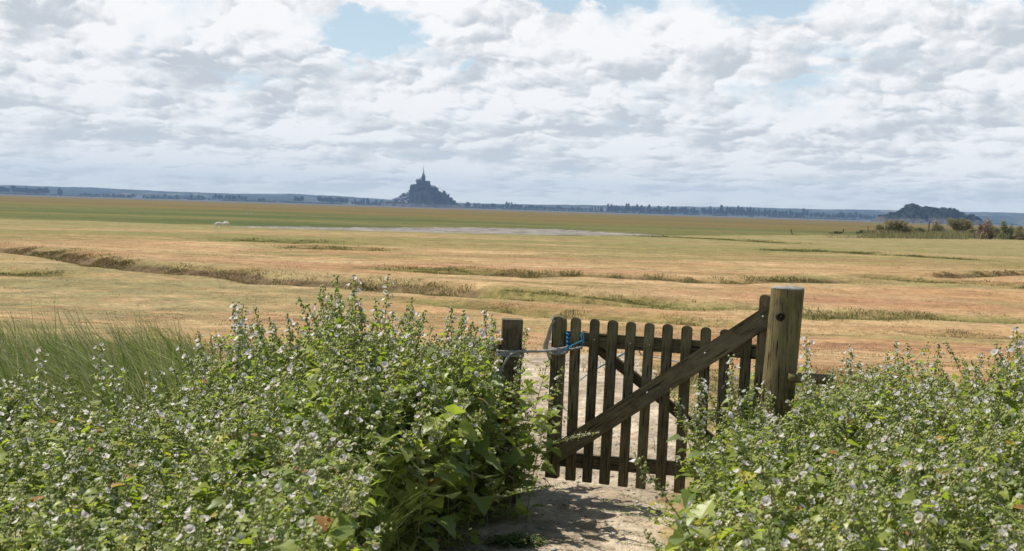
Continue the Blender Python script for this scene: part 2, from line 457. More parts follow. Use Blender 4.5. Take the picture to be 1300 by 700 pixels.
def ground_color(k, P, use_attr=True):
    """the meadow's own colours, by place"""
    x, y, z = k.sep(P)
    r = k.m('SQRT', k.m('ADD', k.m('MULTIPLY', x, x), k.m('MULTIPLY', y, y)))
    big = k.noise(P, 0.016, 5, 0.6)
    med = k.noise(k.vadd(P, (0.5, 1.0, 1.0), 'MULTIPLY'), 0.13, 6, 0.65)
    fine = k.noise(P, 1.3, 6, 0.7)
    tiny = k.noise(P, 14.0, 5, 0.7)
    straw = k.mix(k.mr(med, 0.38, 0.62), STRAW, STRAW2)
    straw = k.mix(k.mr(k.noise(k.vadd(P, (0.4, 1, 1), 'MULTIPLY'), 0.055, 6, 0.6), 0.46, 0.66), straw, PINK)
    straw = k.mix(k.m('MULTIPLY', k.mr(fine, 0.52, 0.75), 0.55), straw, (0.24, 0.20, 0.07))
    # green tinge in patches
    gp = k.mr(k.noise(k.vadd(P, (0.45, 1.0, 1.0), 'MULTIPLY'), 0.085, 6, 0.66, 0.4), 0.49, 0.62)
    straw = k.mix(k.m('MULTIPLY', gp, 0.75), straw, (0.20, 0.18, 0.065))
    gl = k.m('MULTIPLY', k.mr(k.m('ADD', x, k.m('MULTIPLY', k.m('SUBTRACT', med, 0.5), 14.0)), -12.0, -2.0, 1.0, 0.0), k.mr(k.m('ADD', y, k.m('MULTIPLY', x, 0.35)), 46, 60, 1.0, 0.0))
    straw = k.mix(k.m('MULTIPLY', gl, k.mr(k.noise(P, 0.35, 6, 0.7), 0.38, 0.55, 0.15, 0.8)), straw, (0.215, 0.19, 0.085))
    rw = k.m('ADD', r, k.m('MULTIPLY', k.m('SUBTRACT', big, 0.5), 60.0))
    rw2 = k.m('ADD', r, k.m('MULTIPLY', k.m('SUBTRACT', med, 0.5), 50.0))
    c = k.mix(k.m('MULTIPLY', k.mr(rw2, 75, 125), k.mr(k.noise(k.vadd(P, (0.3, 1, 1), 'MULTIPLY'), 0.06, 6, 0.6), 0.40, 0.55)), straw, YGREEN)
    yg2 = k.mix(k.mr(med, 0.4, 0.62), (0.27, 0.225, 0.10), YGREEN)
    c = k.mix(k.m('MULTIPLY', k.mr(rw2, 105, 165), 0.75), c, yg2)
    # beyond the mown part: green sward, then ochre seed heads to the edge of the meadow
    gr = k.mix(k.mr(k.noise(k.vadd(P, (0.3, 1, 1), 'MULTIPLY'), 0.03, 6, 0.65), 0.40, 0.62), (0.072, 0.094, 0.024), (0.150, 0.132, 0.042))
    xr = k.m('MAXIMUM', k.m('SUBTRACT', x, 8.0), 0.0)
    yy = k.m('SUBTRACT', y, k.m('MULTIPLY', xr, 1.45))
    edge_ = k.m('ADD', yy, k.m('MULTIPLY', k.m('SUBTRACT', med, 0.5), 22.0))
    c = k.mix(k.mr(edge_, 162, 172), c, gr)
    ro = k.m('ADD', r, k.m('ADD', k.m('MULTIPLY', k.m('SUBTRACT', k.noise(P, 0.008, 6, 0.65), 0.5), 330.0), k.m('MULTIPLY', k.m('MINIMUM', x, 0.0), 0.9)))
    oc = k.mix(k.mr(k.noise(k.vadd(P, (0.2, 1, 1), 'MULTIPLY'), 0.012, 6, 0.65), 0.42, 0.6), OCHRE, (0.115, 0.095, 0.03))
    c = k.mix(k.m('MULTIPLY', k.mr(ro, 270, 390), k.mr(edge_, 190, 215)), c, oc)
    # tidal sand outside
    sand = k.mix(k.noise(k.vadd(P, (0.2, 1, 1), 'MULTIPLY'), 0.002, 4, 0.6), (0.07, 0.07, 0.062), (0.15, 0.14, 0.12))
    c = k.mix(k.mr(z, -0.9, -0.55, 1.0, 0.0), c, sand)
    # bank by the gate: poorer, greener grass
    bank = k.mix(k.mr(fine, 0.42, 0.62), (0.30, 0.23, 0.115), (0.15, 0.15, 0.045))
    c = k.mix(k.m('MULTIPLY', k.mr(k.m('ADD', r, k.m('MULTIPLY', k.m('SUBTRACT', fine, 0.5), 9.0)), 11, 19, 1.0, 0.0), 0.75), c, bank)
    v = k.m('MULTIPLY_ADD', tiny, 1.3, 0.35)
    v2 = k.m('MULTIPLY', k.m('MULTIPLY_ADD', k.noise(P, 0.45, 6, 0.75), 1.7, 0.15), k.mr(k.noise(P, 3.1, 4, 0.75), 0.3, 0.7, 0.72, 1.28))
    return c, k.m('MULTIPLY', v, v2), med, fine, tiny

def ground_mat():
    m, k = new_mat('ground')
    P = k.n('ShaderNodeTexCoord').outputs['Object']
    c, v, med, fine, tiny = ground_color(k, P)
    fr = k.m('MULTIPLY', attr(k, 'furrow'), k.mr(fine, 0.3, 0.6, 0.55, 1.0))
    c = k.mix(fr, c, (0.135, 0.135, 0.035))
    c = k.mix(k.mr(attr(k, 'scar'), 0.25, 0.7, 0.0, 0.9), c, (0.13, 0.088, 0.05))
    mudc = k.mix(k.mr(k.noise(k.vadd(P, (0.35, 1, 1), 'MULTIPLY'), 0.5, 8, 0.75), 0.46, 0.58), MUD, (0.12, 0.10, 0.08))
    c = k.mix(k.mr(attr(k, 'mud'), 0.3, 0.6), c, mudc)
    dirt = k.mix(k.mr(k.noise(P, 3.5, 7, 0.7), 0.4, 0.62), DIRT, (0.50, 0.42, 0.31))
    dirt = k.mix(k.mr(tiny, 0.5, 0.75), dirt, (0.22, 0.16, 0.10))
    tr = k.mr(k.m('ADD', attr(k, 'trodden'), k.m('MULTIPLY', k.m('SUBTRACT', tiny, 0.5), 0.5)), 0.3, 0.6)
    c = k.mix(tr, c, dirt)
    c = k.mix(1.0, c, v, 'MULTIPLY')
    h = k.m('ADD', k.m('MULTIPLY', tiny, 0.25), fine)
    finish(m, k, c, 0.95, h, 0.10, 0.7, spec=0.1)
    return m
ground = link('ground', build_ground(), ground_mat())
tag(ground, kind='structure')
# ------------------------------------------------------------------ far shore: hills, woods, trees
H0 = 245.0
def hz(px): return 245.0 + 0.0306 * px       # horizon row
def hill(name, prof, dist, depth, mat, base=-3.0, seed=0, rough=0.05):
    """a ridge: skyline given as (px, pixels above the horizon) at a distance, rounded towards and away from us"""
    xs = np.linspace(prof[0][0], prof[-1][0], 420)
    hs = np.interp(xs, [p[0] for p in prof], [p[1] for p in prof])
    X = (xs - 650) / F * dist
    H = hs / F * dist + CAMZ
    H = H * (1 + rough * 2 * (fbm(X * 0.004, seed + 3.0) - 0.5)) + 5.0 * (fbm(X * 0.02, seed + 8.0) - 0.5) * (hs > 1)
    ts = np.linspace(-1, 1, 13)
    V, Q = [], []
    for t in ts:
        env = (1 - t * t) ** 0.7
        yy = dist + t * depth + 150 * (fbm(X * 0.002, t * 2 + seed) - 0.5)
        Z = base + (H - base) * env * (1 if abs(t) < 0.01 else (0.9 + 0.2 * fbm(X * 0.003, t * 3 + seed, 4.0)) if t < 0 else 0.95)
        V.append(np.stack([X * (1 + t * depth / dist), yy, Z], -1))
    n = len(xs); V = np.concatenate(V)
    for a in range(len(ts) - 1):
        i = np.arange(n - 1) + a * n
        Q.append(np.stack([i, i + 1, i + n + 1, i + n], -1))
    o = link(name, np_mesh(name, V, None, np.concatenate(Q), smooth=True), mat)
    tag(o, kind='structure')
    return o
def hill_mat(name):
    m, k = new_mat(name)
    P = k.n('ShaderNodeTexCoord').outputs['Object']
    Q = k.vadd(P, (1.0, 0.35, 1.0), 'MULTIPLY')
    f = k.n('ShaderNodeTexVoronoi'); k.put(f.inputs['Vector'], Q); f.inputs['Scale'].default_value = 0.0055
    fc = k.sep(f.outputs['Color'])
    fld = k.mix(k.mr(fc[0], 0.3, 0.7), (0.06, 0.075, 0.04), (0.20, 0.17, 0.11))
    wood = k.mix(k.mr(k.noise(Q, 0.03, 5, 0.7), 0.35, 0.65), (0.018, 0.028, 0.014), (0.035, 0.048, 0.02))
    c = k.mix(k.mr(k.noise(Q, 0.0035, 6, 0.65), 0.50, 0.60, 1.0, 0.25), fld, wood)
    return finish(m, k, c, 0.95, k.noise(P, 0.05, 5, 0.7), 6.0, 0.8, spec=0.05)
HM = hill_mat('far_hills')
hill('hills', [(-400, 6), (-150, 9), (0, 10), (60, 9.5), (118, 10), (200, 8.6), (300, 8), (370, 10), (420, 9), (520, 6), (600, 5), (700, 6.5), (800, 8), (880, 9.5),
               (960, 11), (1050, 11), (1130, 12.5), (1200, 13.5), (1300, 14), (1500, 15), (1750, 12)], 9000, 700, HM, seed=1)
hill('hills', [(-400, 3), (-50, 5), (60, 6.5), (140, 5.5), (200, 4), (300, 5), (420, 3.8), (520, 3), (640, 4), (760, 5), (860, 6), (980, 7),
               (1100, 8), (1250, 9), (1400, 9), (1750, 6)], 7400, 500, HM, seed=5)

# foliage shared material for everything leafy and far
def far_leaf_mat(name, c1, c2, scale):
    m, k = new_mat(name)
    P = k.n('ShaderNodeTexCoord').outputs['Object']
    a = attr(k, 'rnd')
    c = k.mix(k.m('ADD', k.m('MULTIPLY', a, 0.7), k.m('MULTIPLY', k.noise(P, scale, 3, 0.6), 0.3)), c1, c2)
    return finish(m, k, c, 0.9, trans=0.15, spec=0.1)
FTM = far_leaf_mat('far_tree_leaves', (0.012, 0.02, 0.009), (0.035, 0.045, 0.018), 0.3)
STM = far_leaf_mat('shore_tree_leaves', (0.03, 0.045, 0.022), (0.065, 0.08, 0.04), 0.3)  # extra haze put into the colour: paler than the island leaves
BARK = simple('bark', (0.10, 0.08, 0.055), (0.18, 0.15, 0.11), 3.0, 0.9, bump=0.5)

def leaf_cloud(lobes, n, size, seed, squash=1.0):
    """small leaf clumps spread through a set of ellipsoids (cx,cy,cz,rx,ry,rz)"""
    g = np.random.default_rng(seed)
    vol = np.array([l[3] * l[4] * l[5] for l in lobes]) ** 0.8; vol /= vol.sum()
    li = g.choice(len(lobes), n, p=vol)
    Lb = np.array(lobes)[li]
    d = g.normal(size=(n, 3)); d /= np.linalg.norm(d, axis=1)[:, None]
    rr = g.random(n) ** 0.4
    C = Lb[:, :3] + d * rr[:, None] * Lb[:, 3:6]
    a = g.normal(size=(n, 3)); a /= np.linalg.norm(a, axis=1)[:, None]
    b = np.cross(a, g.normal(size=(n, 3))); b /= np.linalg.norm(b, axis=1)[:, None]
    s = size * (0.5 + g.random(n))[:, None]
    V = np.stack([C + a * s, C + b * s * 0.7, C - a * s, C - b * s * 0.7], 1).reshape(-1, 3)
    Q = np.arange(4 * n).reshape(-1, 4)
    rnd = np.repeat(np.clip(g.random(n) * 0.6 + 0.4 * (rr * 0 + g.random(len(lobes))[li]), 0, 1), 4)
    return V, Q, rnd

def far_tree_proto(i, h, w, tall):
    g = np.random.default_rng(100 + i)
    lobes = []
    if tall:
        for t in np.linspace(0.22, 0.93, 8):
            r = w * 0.5 * (1 - abs(t - 0.5) ** 2 * 2.2)
            lobes.append((g.normal() * w * 0.07, g.normal() * w * 0.07, t * h, r, r, h * 0.10))
    else:
        for _ in range(9):
            a = g.random() * 6.28; q = g.random() ** 0.5 * w * 0.33
            t = 0.42 + g.random() * 0.45
            lobes.append((math.cos(a) * q, math.sin(a) * q, t * h, w * 0.24, w * 0.24, h * 0.15))
        lobes.append((0, 0, h * 0.55, w * 0.38, w * 0.38, h * 0.28))
    V, Q, rnd = leaf_cloud(lobes, 420, 1.25, i)
    crown = np_mesh('crown', V, None, Q, {'rnd': rnd})
    mb = MB(); mb.tube([(0, 0, -1), (0, 0, h * 0.3), (0.3, 0, h * 0.75)], [0.55, 0.4, 0.15], 6)
    return crown, mb.mesh('trunk', smooth=True)
protos = [far_tree_proto(i, h, w, t) for i, (h, w, t) in enumerate([(20, 9, True), (23, 8, True), (18, 13, False), (15, 14, False), (21, 11, False), (12, 12, False)])]
shore_crowns = [c_.copy() for c_, t_ in protos]
for c_ in shore_crowns: c_.materials.append(STM)
for c_, t_ in protos: c_.materials.append(FTM); t_.materials.append(BARK)
def far_tree(px, dist, kind, s, label, group):
    x = (px - 650) / F * dist
    r_ = empty('far_tree', (x, dist, -1.2), random.random() * 6.28)
    s *= 1.25
    r_.scale = (s * random.uniform(0.85, 1.15), s * random.uniform(0.85, 1.15), s * random.uniform(0.85, 1.15))
    tag(r_, label, 'tree', group)
    link('crown', shore_crowns[kind], None, r_); link('trunk', protos[kind][1], None, r_)
    return r_
def row(p0, p1, n, dist, kinds, s, label, group):
    for i in range(n):
        far_tree(p0 + (p1 - p0) * (i + random.uniform(0.2, 0.8)) / n, dist + random.uniform(-60, 60), random.choice(kinds), s * random.uniform(0.8, 1.15), label, group)
G1 = 'trees along the far shore'
row(-12, 11, 7, 5100, (2, 4), 1.3, 'hazy blue-grey tree in the dark clump at the left end of the far shore', G1)
row(14, 60, 15, 5100, (2, 4), 1.35, 'hazy dark tree in the long dense copse on the far shore, far left', G1)
row(72, 76, 2, 5000, (1, 0), 1.2, 'hazy slender tree standing above the low far shore trees, right of the left copse', G1)
row(100, 170, 18, 5600, (3, 5), 1.0, 'low hazy tree among the houses on the far shore, left of the white barn', G1)
row(178, 270, 20, 5400, (3, 5, 2), 0.95, 'low hazy tree on the far shore between the white barn and the pale field', G1)
row(270, 312, 10, 5100, (2, 4), 1.15, 'hazy rounded tree in the far copse above the two white sheep', G1)
row(324, 332, 2, 5000, (3,), 1.0, 'small dark hazy tree just right of the copse above the sheep', G1)
row(371, 384, 4, 5000, (4,), 1.35, 'hazy tree in the small isolated clump left of the long tree line', G1)
row(402, 438, 12, 5100, (4, 2), 1.25, 'hazy tree in the dense block of trees nearest left of the island abbey', G1)
row(443, 486, 14, 5200, (0, 1, 5), 1.0, 'hazy thin tree in the row touching the left foot of the island abbey', G1)
row(588, 594, 3, 5000, (4, 2), 1.2, 'hazy tree at the right foot of the island abbey', G1)
row(598, 660, 20, 5300, (4, 2, 1), 1.05, 'hazy tree in the row just right of the island abbey', G1)
row(664, 742, 22, 5500, (2, 3), 1.0, 'low hazy tree on the shore above the grey mud creek', G1)
row(745, 764, 6, 5200, (0, 1), 1.0, 'slim hazy poplar in the thin spaced group right of the low trees', G1)
row(767, 784, 6, 5050, (0, 1, 4), 1.2, 'hazy poplar in the first tall clump of the right hand tree line', G1)
row(786, 812, 10, 5050, (0, 1, 4), 1.3, 'hazy poplar in the second tall clump of the right hand tree line', G1)
row(814, 884, 24, 5050, (0, 1, 4), 1.25, 'hazy poplar in the long row left of the gap above the gate', G1)
row(888, 950, 22, 5000, (4, 2, 1), 1.35, 'hazy tree in the dense dark row above the gate', G1)
row(952, 1022, 20, 5050, (0, 4, 1), 1.25, 'hazy poplar in the row above the round gate post', G1)
row(1026, 1108, 22, 5200, (2, 4), 1.3, 'hazy tree in the faint row left of the wooded islet', G1)

# low scrub belt under the trees reads as one mass
gb = np.random.default_rng(77)
nb = 9000
pxs = gb.uniform(-100, 1400, nb); dd = 5300 + gb.normal(size=nb) * 120
keep = fbm(pxs * 0.03, 2.0) > 0.34
pxs, dd = pxs[keep], dd[keep]; nb = len(pxs)
C = np.stack([(pxs - 650) / F * dd, dd, -1 + gb.random(nb) * 7 * fbm(pxs * 0.05, 6.0)], -1)
a = gb.normal(size=(nb, 3)); a /= np.linalg.norm(a, axis=1)[:, None]
b = np.cross(a, gb.normal(size=(nb, 3))); b /= np.linalg.norm(b, axis=1)[:, None]
V = np.stack([C + a * 4, C + b * 3, C - a * 4, C - b * 3], 1).reshape(-1, 3)
o = link('shore_scrub', np_mesh('shore_scrub', V, None, np.arange(4 * nb).reshape(-1, 4), {'rnd': np.repeat(gb.random(nb), 4)}), STM)
tag(o, 'low hazy scrub and hedges running along the foot of the far shore', 'scrub', kind='stuff')

# houses on the far shore
WHITE = simple('white_render', (0.72, 0.71, 0.68), (0.8, 0.79, 0.76), 0.2, 0.8)
PALE = simple('pale_render', (0.30, 0.29, 0.27), (0.38, 0.36, 0.33), 0.2, 0.8)
SLATE = simple('slate_roof', (0.10, 0.11, 0.13), (0.16, 0.17, 0.19), 0.3, 0.7)
STONE = simple('granite', (0.045, 0.042, 0.04), (0.095, 0.087, 0.078), 0.25, 0.9)
WINM = simple('window_glass', (0.03, 0.035, 0.04), (0.05, 0.055, 0.06), 1.0, 0.2)
def house(x, y, z, w, d, h, rh, rz, wall, name='house', label=None, group=None, wins=True, parent_cat='house'):
    r_ = empty(name, (x, y, z), rz)
    tag(r_, label, parent_cat, group)
    mb = MB()
    mb.add([(-w/2, -d/2, 0), (w/2, -d/2, 0), (w/2, d/2, 0), (-w/2, d/2, 0), (-w/2, -d/2, h), (w/2, -d/2, h), (w/2, d/2, h), (-w/2, d/2, h), (-w/2, 0, h + rh), (w/2, 0, h + rh)],
           [(0, 1, 5, 4), (2, 3, 7, 6), (1, 2, 6, 9, 5), (3, 0, 4, 8, 7), (3, 2, 1, 0), (4, 5, 9, 8), (6, 7, 8, 9)])
    mb.build('wall', wall, r_)
    t, e = 0.25, 0.35
    mb = MB()
    for s in (-1, 1):
        yo, zo = s * (d/2 + e), h - e * rh / (d/2)
        vs = [(-w/2 - e, yo, zo), (w/2 + e, yo, zo), (w/2 + e, 0, h + rh), (-w/2 - e, 0, h + rh)]
        vs += [(a_, b_, c_ + t) for a_, b_, c_ in vs]
        vs = [(a_, b_, c_ + 0.05) for a_, b_, c_ in vs]
        mb.add(vs, [(0, 1, 2, 3), (7, 6, 5, 4), (0, 4, 5, 1), (1, 5, 6, 2), (3, 2, 6, 7), (0, 3, 7, 4)])
    rf = mb.build('roof', SLATE, r_)
    mb = MB(); mb.box((w * 0.38, 0, h + rh + 0.5), (0.9, 0.9, 1.8)); mb.build('chimney', wall, rf)
    if wins:
        n = max(1, int(w // 4))
        for i in range(n):
            mb = MB(); mb.box(((i + 0.5) / n * w - w/2, -d/2 - 0.03, h * 0.55), (1.1, 0.1, 1.5)); mb.build('window', WINM, r_)
    return r_
def shore_house(px, dist, w, h, rz, label, wall=None):
    wall = wall or (WHITE if 170 < px < 180 else PALE); h = h if wall is WHITE else h * 0.6; w = w if wall is WHITE else w * 0.7
    house((px - 650) / F * dist, dist, -1.0, w, 9, h, 4, rz, wall, label=label, group='houses on the far shore')
shore_house(176, 4850, 16, 9, 0.1, 'white barn standing alone on the far shore, left of the sheep')
shore_house(172.5, 4880, 7, 8, 0.2, 'narrow white house touching the left side of the white barn')
shore_house(71, 5200, 9, 17, 0.0, 'small pale house among the trees at the far left of the shore')
shore_house(90, 5400, 9, 20, 0.4, 'pale house on the slope just right of the left copse')
shore_house(127, 5200, 9, 7, 0.3, 'tiny pale house low on the shore left of the white barn')
shore_house(267, 5000, 7, 14, 0.0, 'pale house at the left edge of the copse above the sheep')
shore_house(278.5, 4900, 5, 9, 0.0, 'narrow pale house in front of the copse above the sheep')
shore_house(350, 4900, 6, 5, 0.1, 'small pale house on the shore right of the sheep')
shore_house(806, 4980, 5, 8, 0.1, 'tiny white house in front of the tall poplar clump')

# two rocky islands in the bay --------------------------------------------------
def island(name, D, prof, depth, seed, mat, zbase=-2.0, base_y=None, rocky=0.02):
    """hill whose skyline follows prof=(px, py); falls away towards and from us as a rounded mound"""
    xs = np.linspace(prof[0][0], prof[-1][0], 200)
    ys = np.interp(xs, [p[0] for p in prof], [p[1] for p in prof])
    P = [at(a_, b_, D) for a_, b_ in zip(xs, ys)]
    X = np.array([p.x for p in P]); Zt = np.array([p.z for p in P])
    ts = np.linspace(-1, 1, 61)
    W = X.max() - X.min(); cx = (X.max() + X.min()) / 2
    V, Q = [], []
    for t in ts:
        lat = np.clip(1 - ((X - cx) / (W / 2)) ** 2, 0, 1) ** 0.5
        yy = D + t * depth * (0.15 + 0.85 * lat)
        env = (1 - abs(t) ** 1.35) ** 0.9
        Z = zbase + (Zt - zbase) * env
        nz = fbm(X * 0.03, yy * 0.03, seed, 5) - 0.5
        Z = Z + nz * 26 * rocky / 0.02 * (1 - env) * np.clip((Zt - zbase) / 40, 0, 1) + 6 * (fbm(X * 0.15, yy * 0.15, seed + 3.0) - 0.5) * (abs(t) > 0.02) * np.clip((Zt - zbase) / 20, 0, 1)
        V.append(np.stack([X, yy, Z], -1))
    n = len(xs); V = np.concatenate(V)
    for a_ in range(len(ts) - 1):
        i = np.arange(n - 1) + a_ * n
        Q.append(np.stack([i, i + 1, i + n + 1, i + n], -1))
    return link(name, np_mesh(name, V, None, np.concatenate(Q), smooth=False), mat)
def island_mat():
    m, k = new_mat('island_rock')
    g = k.n('ShaderNodeNewGeometry'); P = g.outputs['Position']; x, y, z = k.sep(P)
    wood = k.mix(k.mr(k.noise(P, 0.12, 5, 0.7), 0.35, 0.65), (0.011, 0.016, 0.010), (0.026, 0.032, 0.017))
    rock = k.mix(k.mr(k.noise(P, 0.09, 6, 0.7), 0.35, 0.65), (0.05, 0.047, 0.045), (0.12, 0.11, 0.10))
    f = k.mr(k.m('ADD', z, k.m('MULTIPLY', k.m('SUBTRACT', k.noise(P, 0.03, 5, 0.65), 0.5), 26.0)), 7, 12)
    c = k.mix(f, rock, wood)
    return finish(m, k, c, 0.95, k.noise(P, 0.25, 5, 0.7), 2.0, 0.9, spec=0.05)
IM = island_mat()
DM = 4500.0
z8 = lambda X, Y: (480 + X / 10.767, 210 + Y / 10.767)
mprof = [z8(*p) for p in [(16, 622), (24, 562), (48, 516), (140, 500), (245, 490), (300, 458), (350, 428), (400, 408), (470, 380), (520, 330), (600, 300), (700, 305), (800, 330), (860, 366), (930, 396), (985, 442), (1015, 474), (1065, 512), (1122, 545), (1180, 570), (1212, 588), (1222, 622)]]
mnt = island('island', DM, mprof, 150, 11.0, IM)
tag(mnt, kind='structure')
DT = 2800.0
z3 = lambda X, Y: (1090 + X / 11.66, 250 + Y / 11.66)
z3b = lambda X, Y: (1190 + X / 11.66, 250 + Y / 11.66)
tprof = [z3(*p) for p in [(165, 425), (225, 352), (310, 292), (400, 268), (480, 245), (550, 238), (620, 200), (680, 155), (740, 108), (800, 104), (850, 120), (910, 152), (1000, 158), (1100, 165), (1200, 178)]] + \
        [z3b(*p) for p in [(60, 182), (150, 178), (220, 185), (290, 205), (350, 238), (395, 262), (430, 275), (470, 262), (530, 275), (590, 310), (615, 345), (660, 360), (700, 420)]]
islet = island('islet', DT, tprof, 110, 31.0, IM)
tag(islet, kind='structure')

# trees growing on the islands: bushy crowns that break the outline
def crown_tree(p, h, w, seed, label, group, name='island_tree'):
    r_ = empty(name, p, random.random() * 6)
    tag(r_, label, 'tree', group)
    k_ = seed % 3
    s = h / 15.0
    r_.scale = (s * w / h * 1.05, s * w / h * 1.05, s)
    link('crown', protos[(3, 2, 5)[k_]][0], None, r_); link('trunk', protos[(3, 2, 5)[k_]][1], None, r_)
def surf_z(prof, D, depth, zbase, X, t):
    pass
dg0 = None
def drop(o, x, y):
    """height of an island's surface under a point"""
    global dg0
    hit, loc, nr_, i_ = o.ray_cast(Vector((x, y, 500)), Vector((0, 0, -1)))
    return loc.z if hit else None
bpy.context.view_layer.update()
cnt = 0
for i in range(900):
    px = random.uniform(505, 584); y = DM + random.uniform(-130, 0)
    x = (px - 650) / F * DM
    z = drop(mnt, x, y)
    if z is None or z < 14 or (px < 522 and z < 45) or (520 < px < 556 and z > 74): continue
    if cnt > 95: break
    crown_tree((x, y, z - 1.5), random.uniform(7, 13), random.uniform(8, 13), i, 'dark hazy tree on the wooded slope of the abbey island', 'trees on the abbey island'); cnt += 1
cnt = 0
for i in range(900):
    px = random.uniform(1112, 1238); y = DT + random.uniform(-95, 10)
    x = (px - 650) / F * DT
    z = drop(islet, x, y)
    if z is None or z < 9: continue
    if cnt > 190: break
    crown_tree((x, y, z - 2.2), random.uniform(3.5, 5.5), random.uniform(7, 12), i, 'dark round tree on the wooded islet at the right', 'trees on the right hand islet'); cnt += 1

# the abbey: a real building stepped up on the summit ---------------------------------
def MP(X, Y, dy=0.0):
    px, py = z8(X, Y); return at(px, py, DM + dy)
ab = empty('abbey', (MP(600, 300).x, DM, MP(600, 330).z))
tag(ab, 'hazy grey stone abbey with a tall spire crowning the rocky island', 'abbey')
def block(par, name, X0, X1, Ytop, Ybot, depth, dy, mat, bevel=0):
    p0, p1 = MP(X0, Ytop, 0), MP(X1, Ytop, 0)
    zb = MP((X0 + X1) / 2, Ybot).z; zt = (p0.z + p1.z) / 2
    mb = MB(); mb.box(((p0.x + p1.x) / 2 - ab.location.x, dy, (zt + zb) / 2 - ab.location.z), (p1.x - p0.x, depth, zt - zb))
    return mb.build(name, mat, par)
def buttresses(X0, X1, Ytop, Ybot, n, y):
    for i in range(n):
        X = X0 + (X1 - X0) * (i + 0.5) / n
        block(ab, 'buttress', X - 5, X + 5, Ytop, Ybot, 4, y, STONE)
def gable(par, name, X0, X1, Ye, Yr, depth, dy, hip=0.0):
    a_, b_ = MP(X0, Ye), MP(X1, Ye); zr = MP((X0 + X1) / 2, Yr).z - ab.location.z
    x0, x1, z0 = a_.x - ab.location.x, b_.x - ab.location.x, (a_.z + b_.z) / 2 - ab.location.z + 0.05
    mb = MB()
    mb.add([(x0, dy - depth/2, z0), (x1, dy - depth/2, z0), (x1, dy + depth/2, z0), (x0, dy + depth/2, z0), (x0 + hip, dy, zr), (x1 - hip, dy, zr)],
           [(0, 1, 5, 4), (2, 3, 4, 5), (1, 2, 5), (3, 0, 4), (3, 2, 1, 0)])
    return mb.build(name, SLATE, par)
# great retaining walls and monastery ranges
block(ab, 'wall', 445, 520, 278, 400, 46, -6, STONE); gable(ab, 'roof', 447, 518, 278, 262, 30, -6, 2)
block(ab, 'wall', 505, 720, 262, 400, 60, 0, STONE)
block(ab, 'wall', 718, 800, 296, 390, 44, -4, STONE); gable(ab, 'roof', 722, 790, 296, 276, 26, -4, 3)
block(ab, 'wall', 760, 824, 312, 390, 36, -8, STONE); gable(ab, 'roof', 762, 822, 312, 298, 22, -8, 3)
block(ab, 'wall', 424, 448, 340, 400, 20, -10, STONE)
block(ab, 'terrace', 470, 560, 262, 330, 64, -2, STONE)
# church: nave, choir, transept, tower
block(ab, 'wall', 525, 655, 212, 262, 22, 2, STONE); gable(ab, 'roof', 527, 605, 212, 186, 20, 2, 0)
block(ab, 'wall', 650, 712, 232, 262, 22, 2, STONE); gable(ab, 'roof', 650, 712, 232, 214, 20, 2, 4)
gable(ab, 'roof', 560, 600, 200, 172, 30, 2, 2)
tw = block(ab, 'tower', 596, 646, 150, 262, 19, 2, STONE)
sp = block(tw, 'belfry', 604, 638, 128, 152, 12, 2, STONE)
for nm, X0 in (('pinnacle', 521), ('pinnacle', 541), ('pinnacle', 556), ('pinnacle', 574), ('pinnacle', 664), ('pinnacle', 690), ('pinnacle', 708)):
    y_ = 196 if X0 < 600 else 212
    a_ = MP(X0, y_ + 30); b_ = MP(X0, y_ - 6); q = ab.location
    mb = MB(); mb.tube([(a_.x - q.x, -8, a_.z - q.z), (a_.x - q.x, -8, a_.z - q.z + 7), (b_.x - q.x, -8, b_.z - q.z)], [1.4, 1.2, 0.1], 4); mb.build(nm, STONE, ab)
q = ab.location
a_, b_, c_, d_ = MP(620.5, 128), MP(620.5, 96), MP(620, 30), MP(619.5, -4)
mb = MB(); mb.tube([(a_.x - q.x, 2, a_.z - q.z), (b_.x - q.x, 2, b_.z - q.z), (c_.x - q.x, 2, c_.z - q.z), (d_.x - q.x, 2, d_.z - q.z)], [4.4, 1.9, 0.6, 0.22], 8)
spire = mb.build('spire', SLATE, ab)
mb = MB(); mb.tube([(d_.x - q.x, 2, d_.z - q.z), (d_.x - q.x, 2, d_.z - q.z + 2.2)], [0.35, 0.6], 5)
mb.tube([(d_.x - q.x - 1.1, 2, d_.z - q.z + 2.0), (d_.x - q.x + 1.2, 2, d_.z - q.z + 3.6)], [0.3, 0.15], 4)
mb.build('statue', simple('gilt', (0.6, 0.42, 0.12), (0.7, 0.5, 0.18), 1, 0.4), spire)
buttresses(510, 716, 300, 385, 8, -31); buttresses(724, 798, 316, 385, 3, -27); buttresses(450, 516, 300, 395, 3, -30)
for i in range(9):
    X = 530 + i * 13
    if 596 < X < 646: continue
    block(ab, 'window', X - 3, X + 3, 222, 252, 0.6, -9.2, WINM)
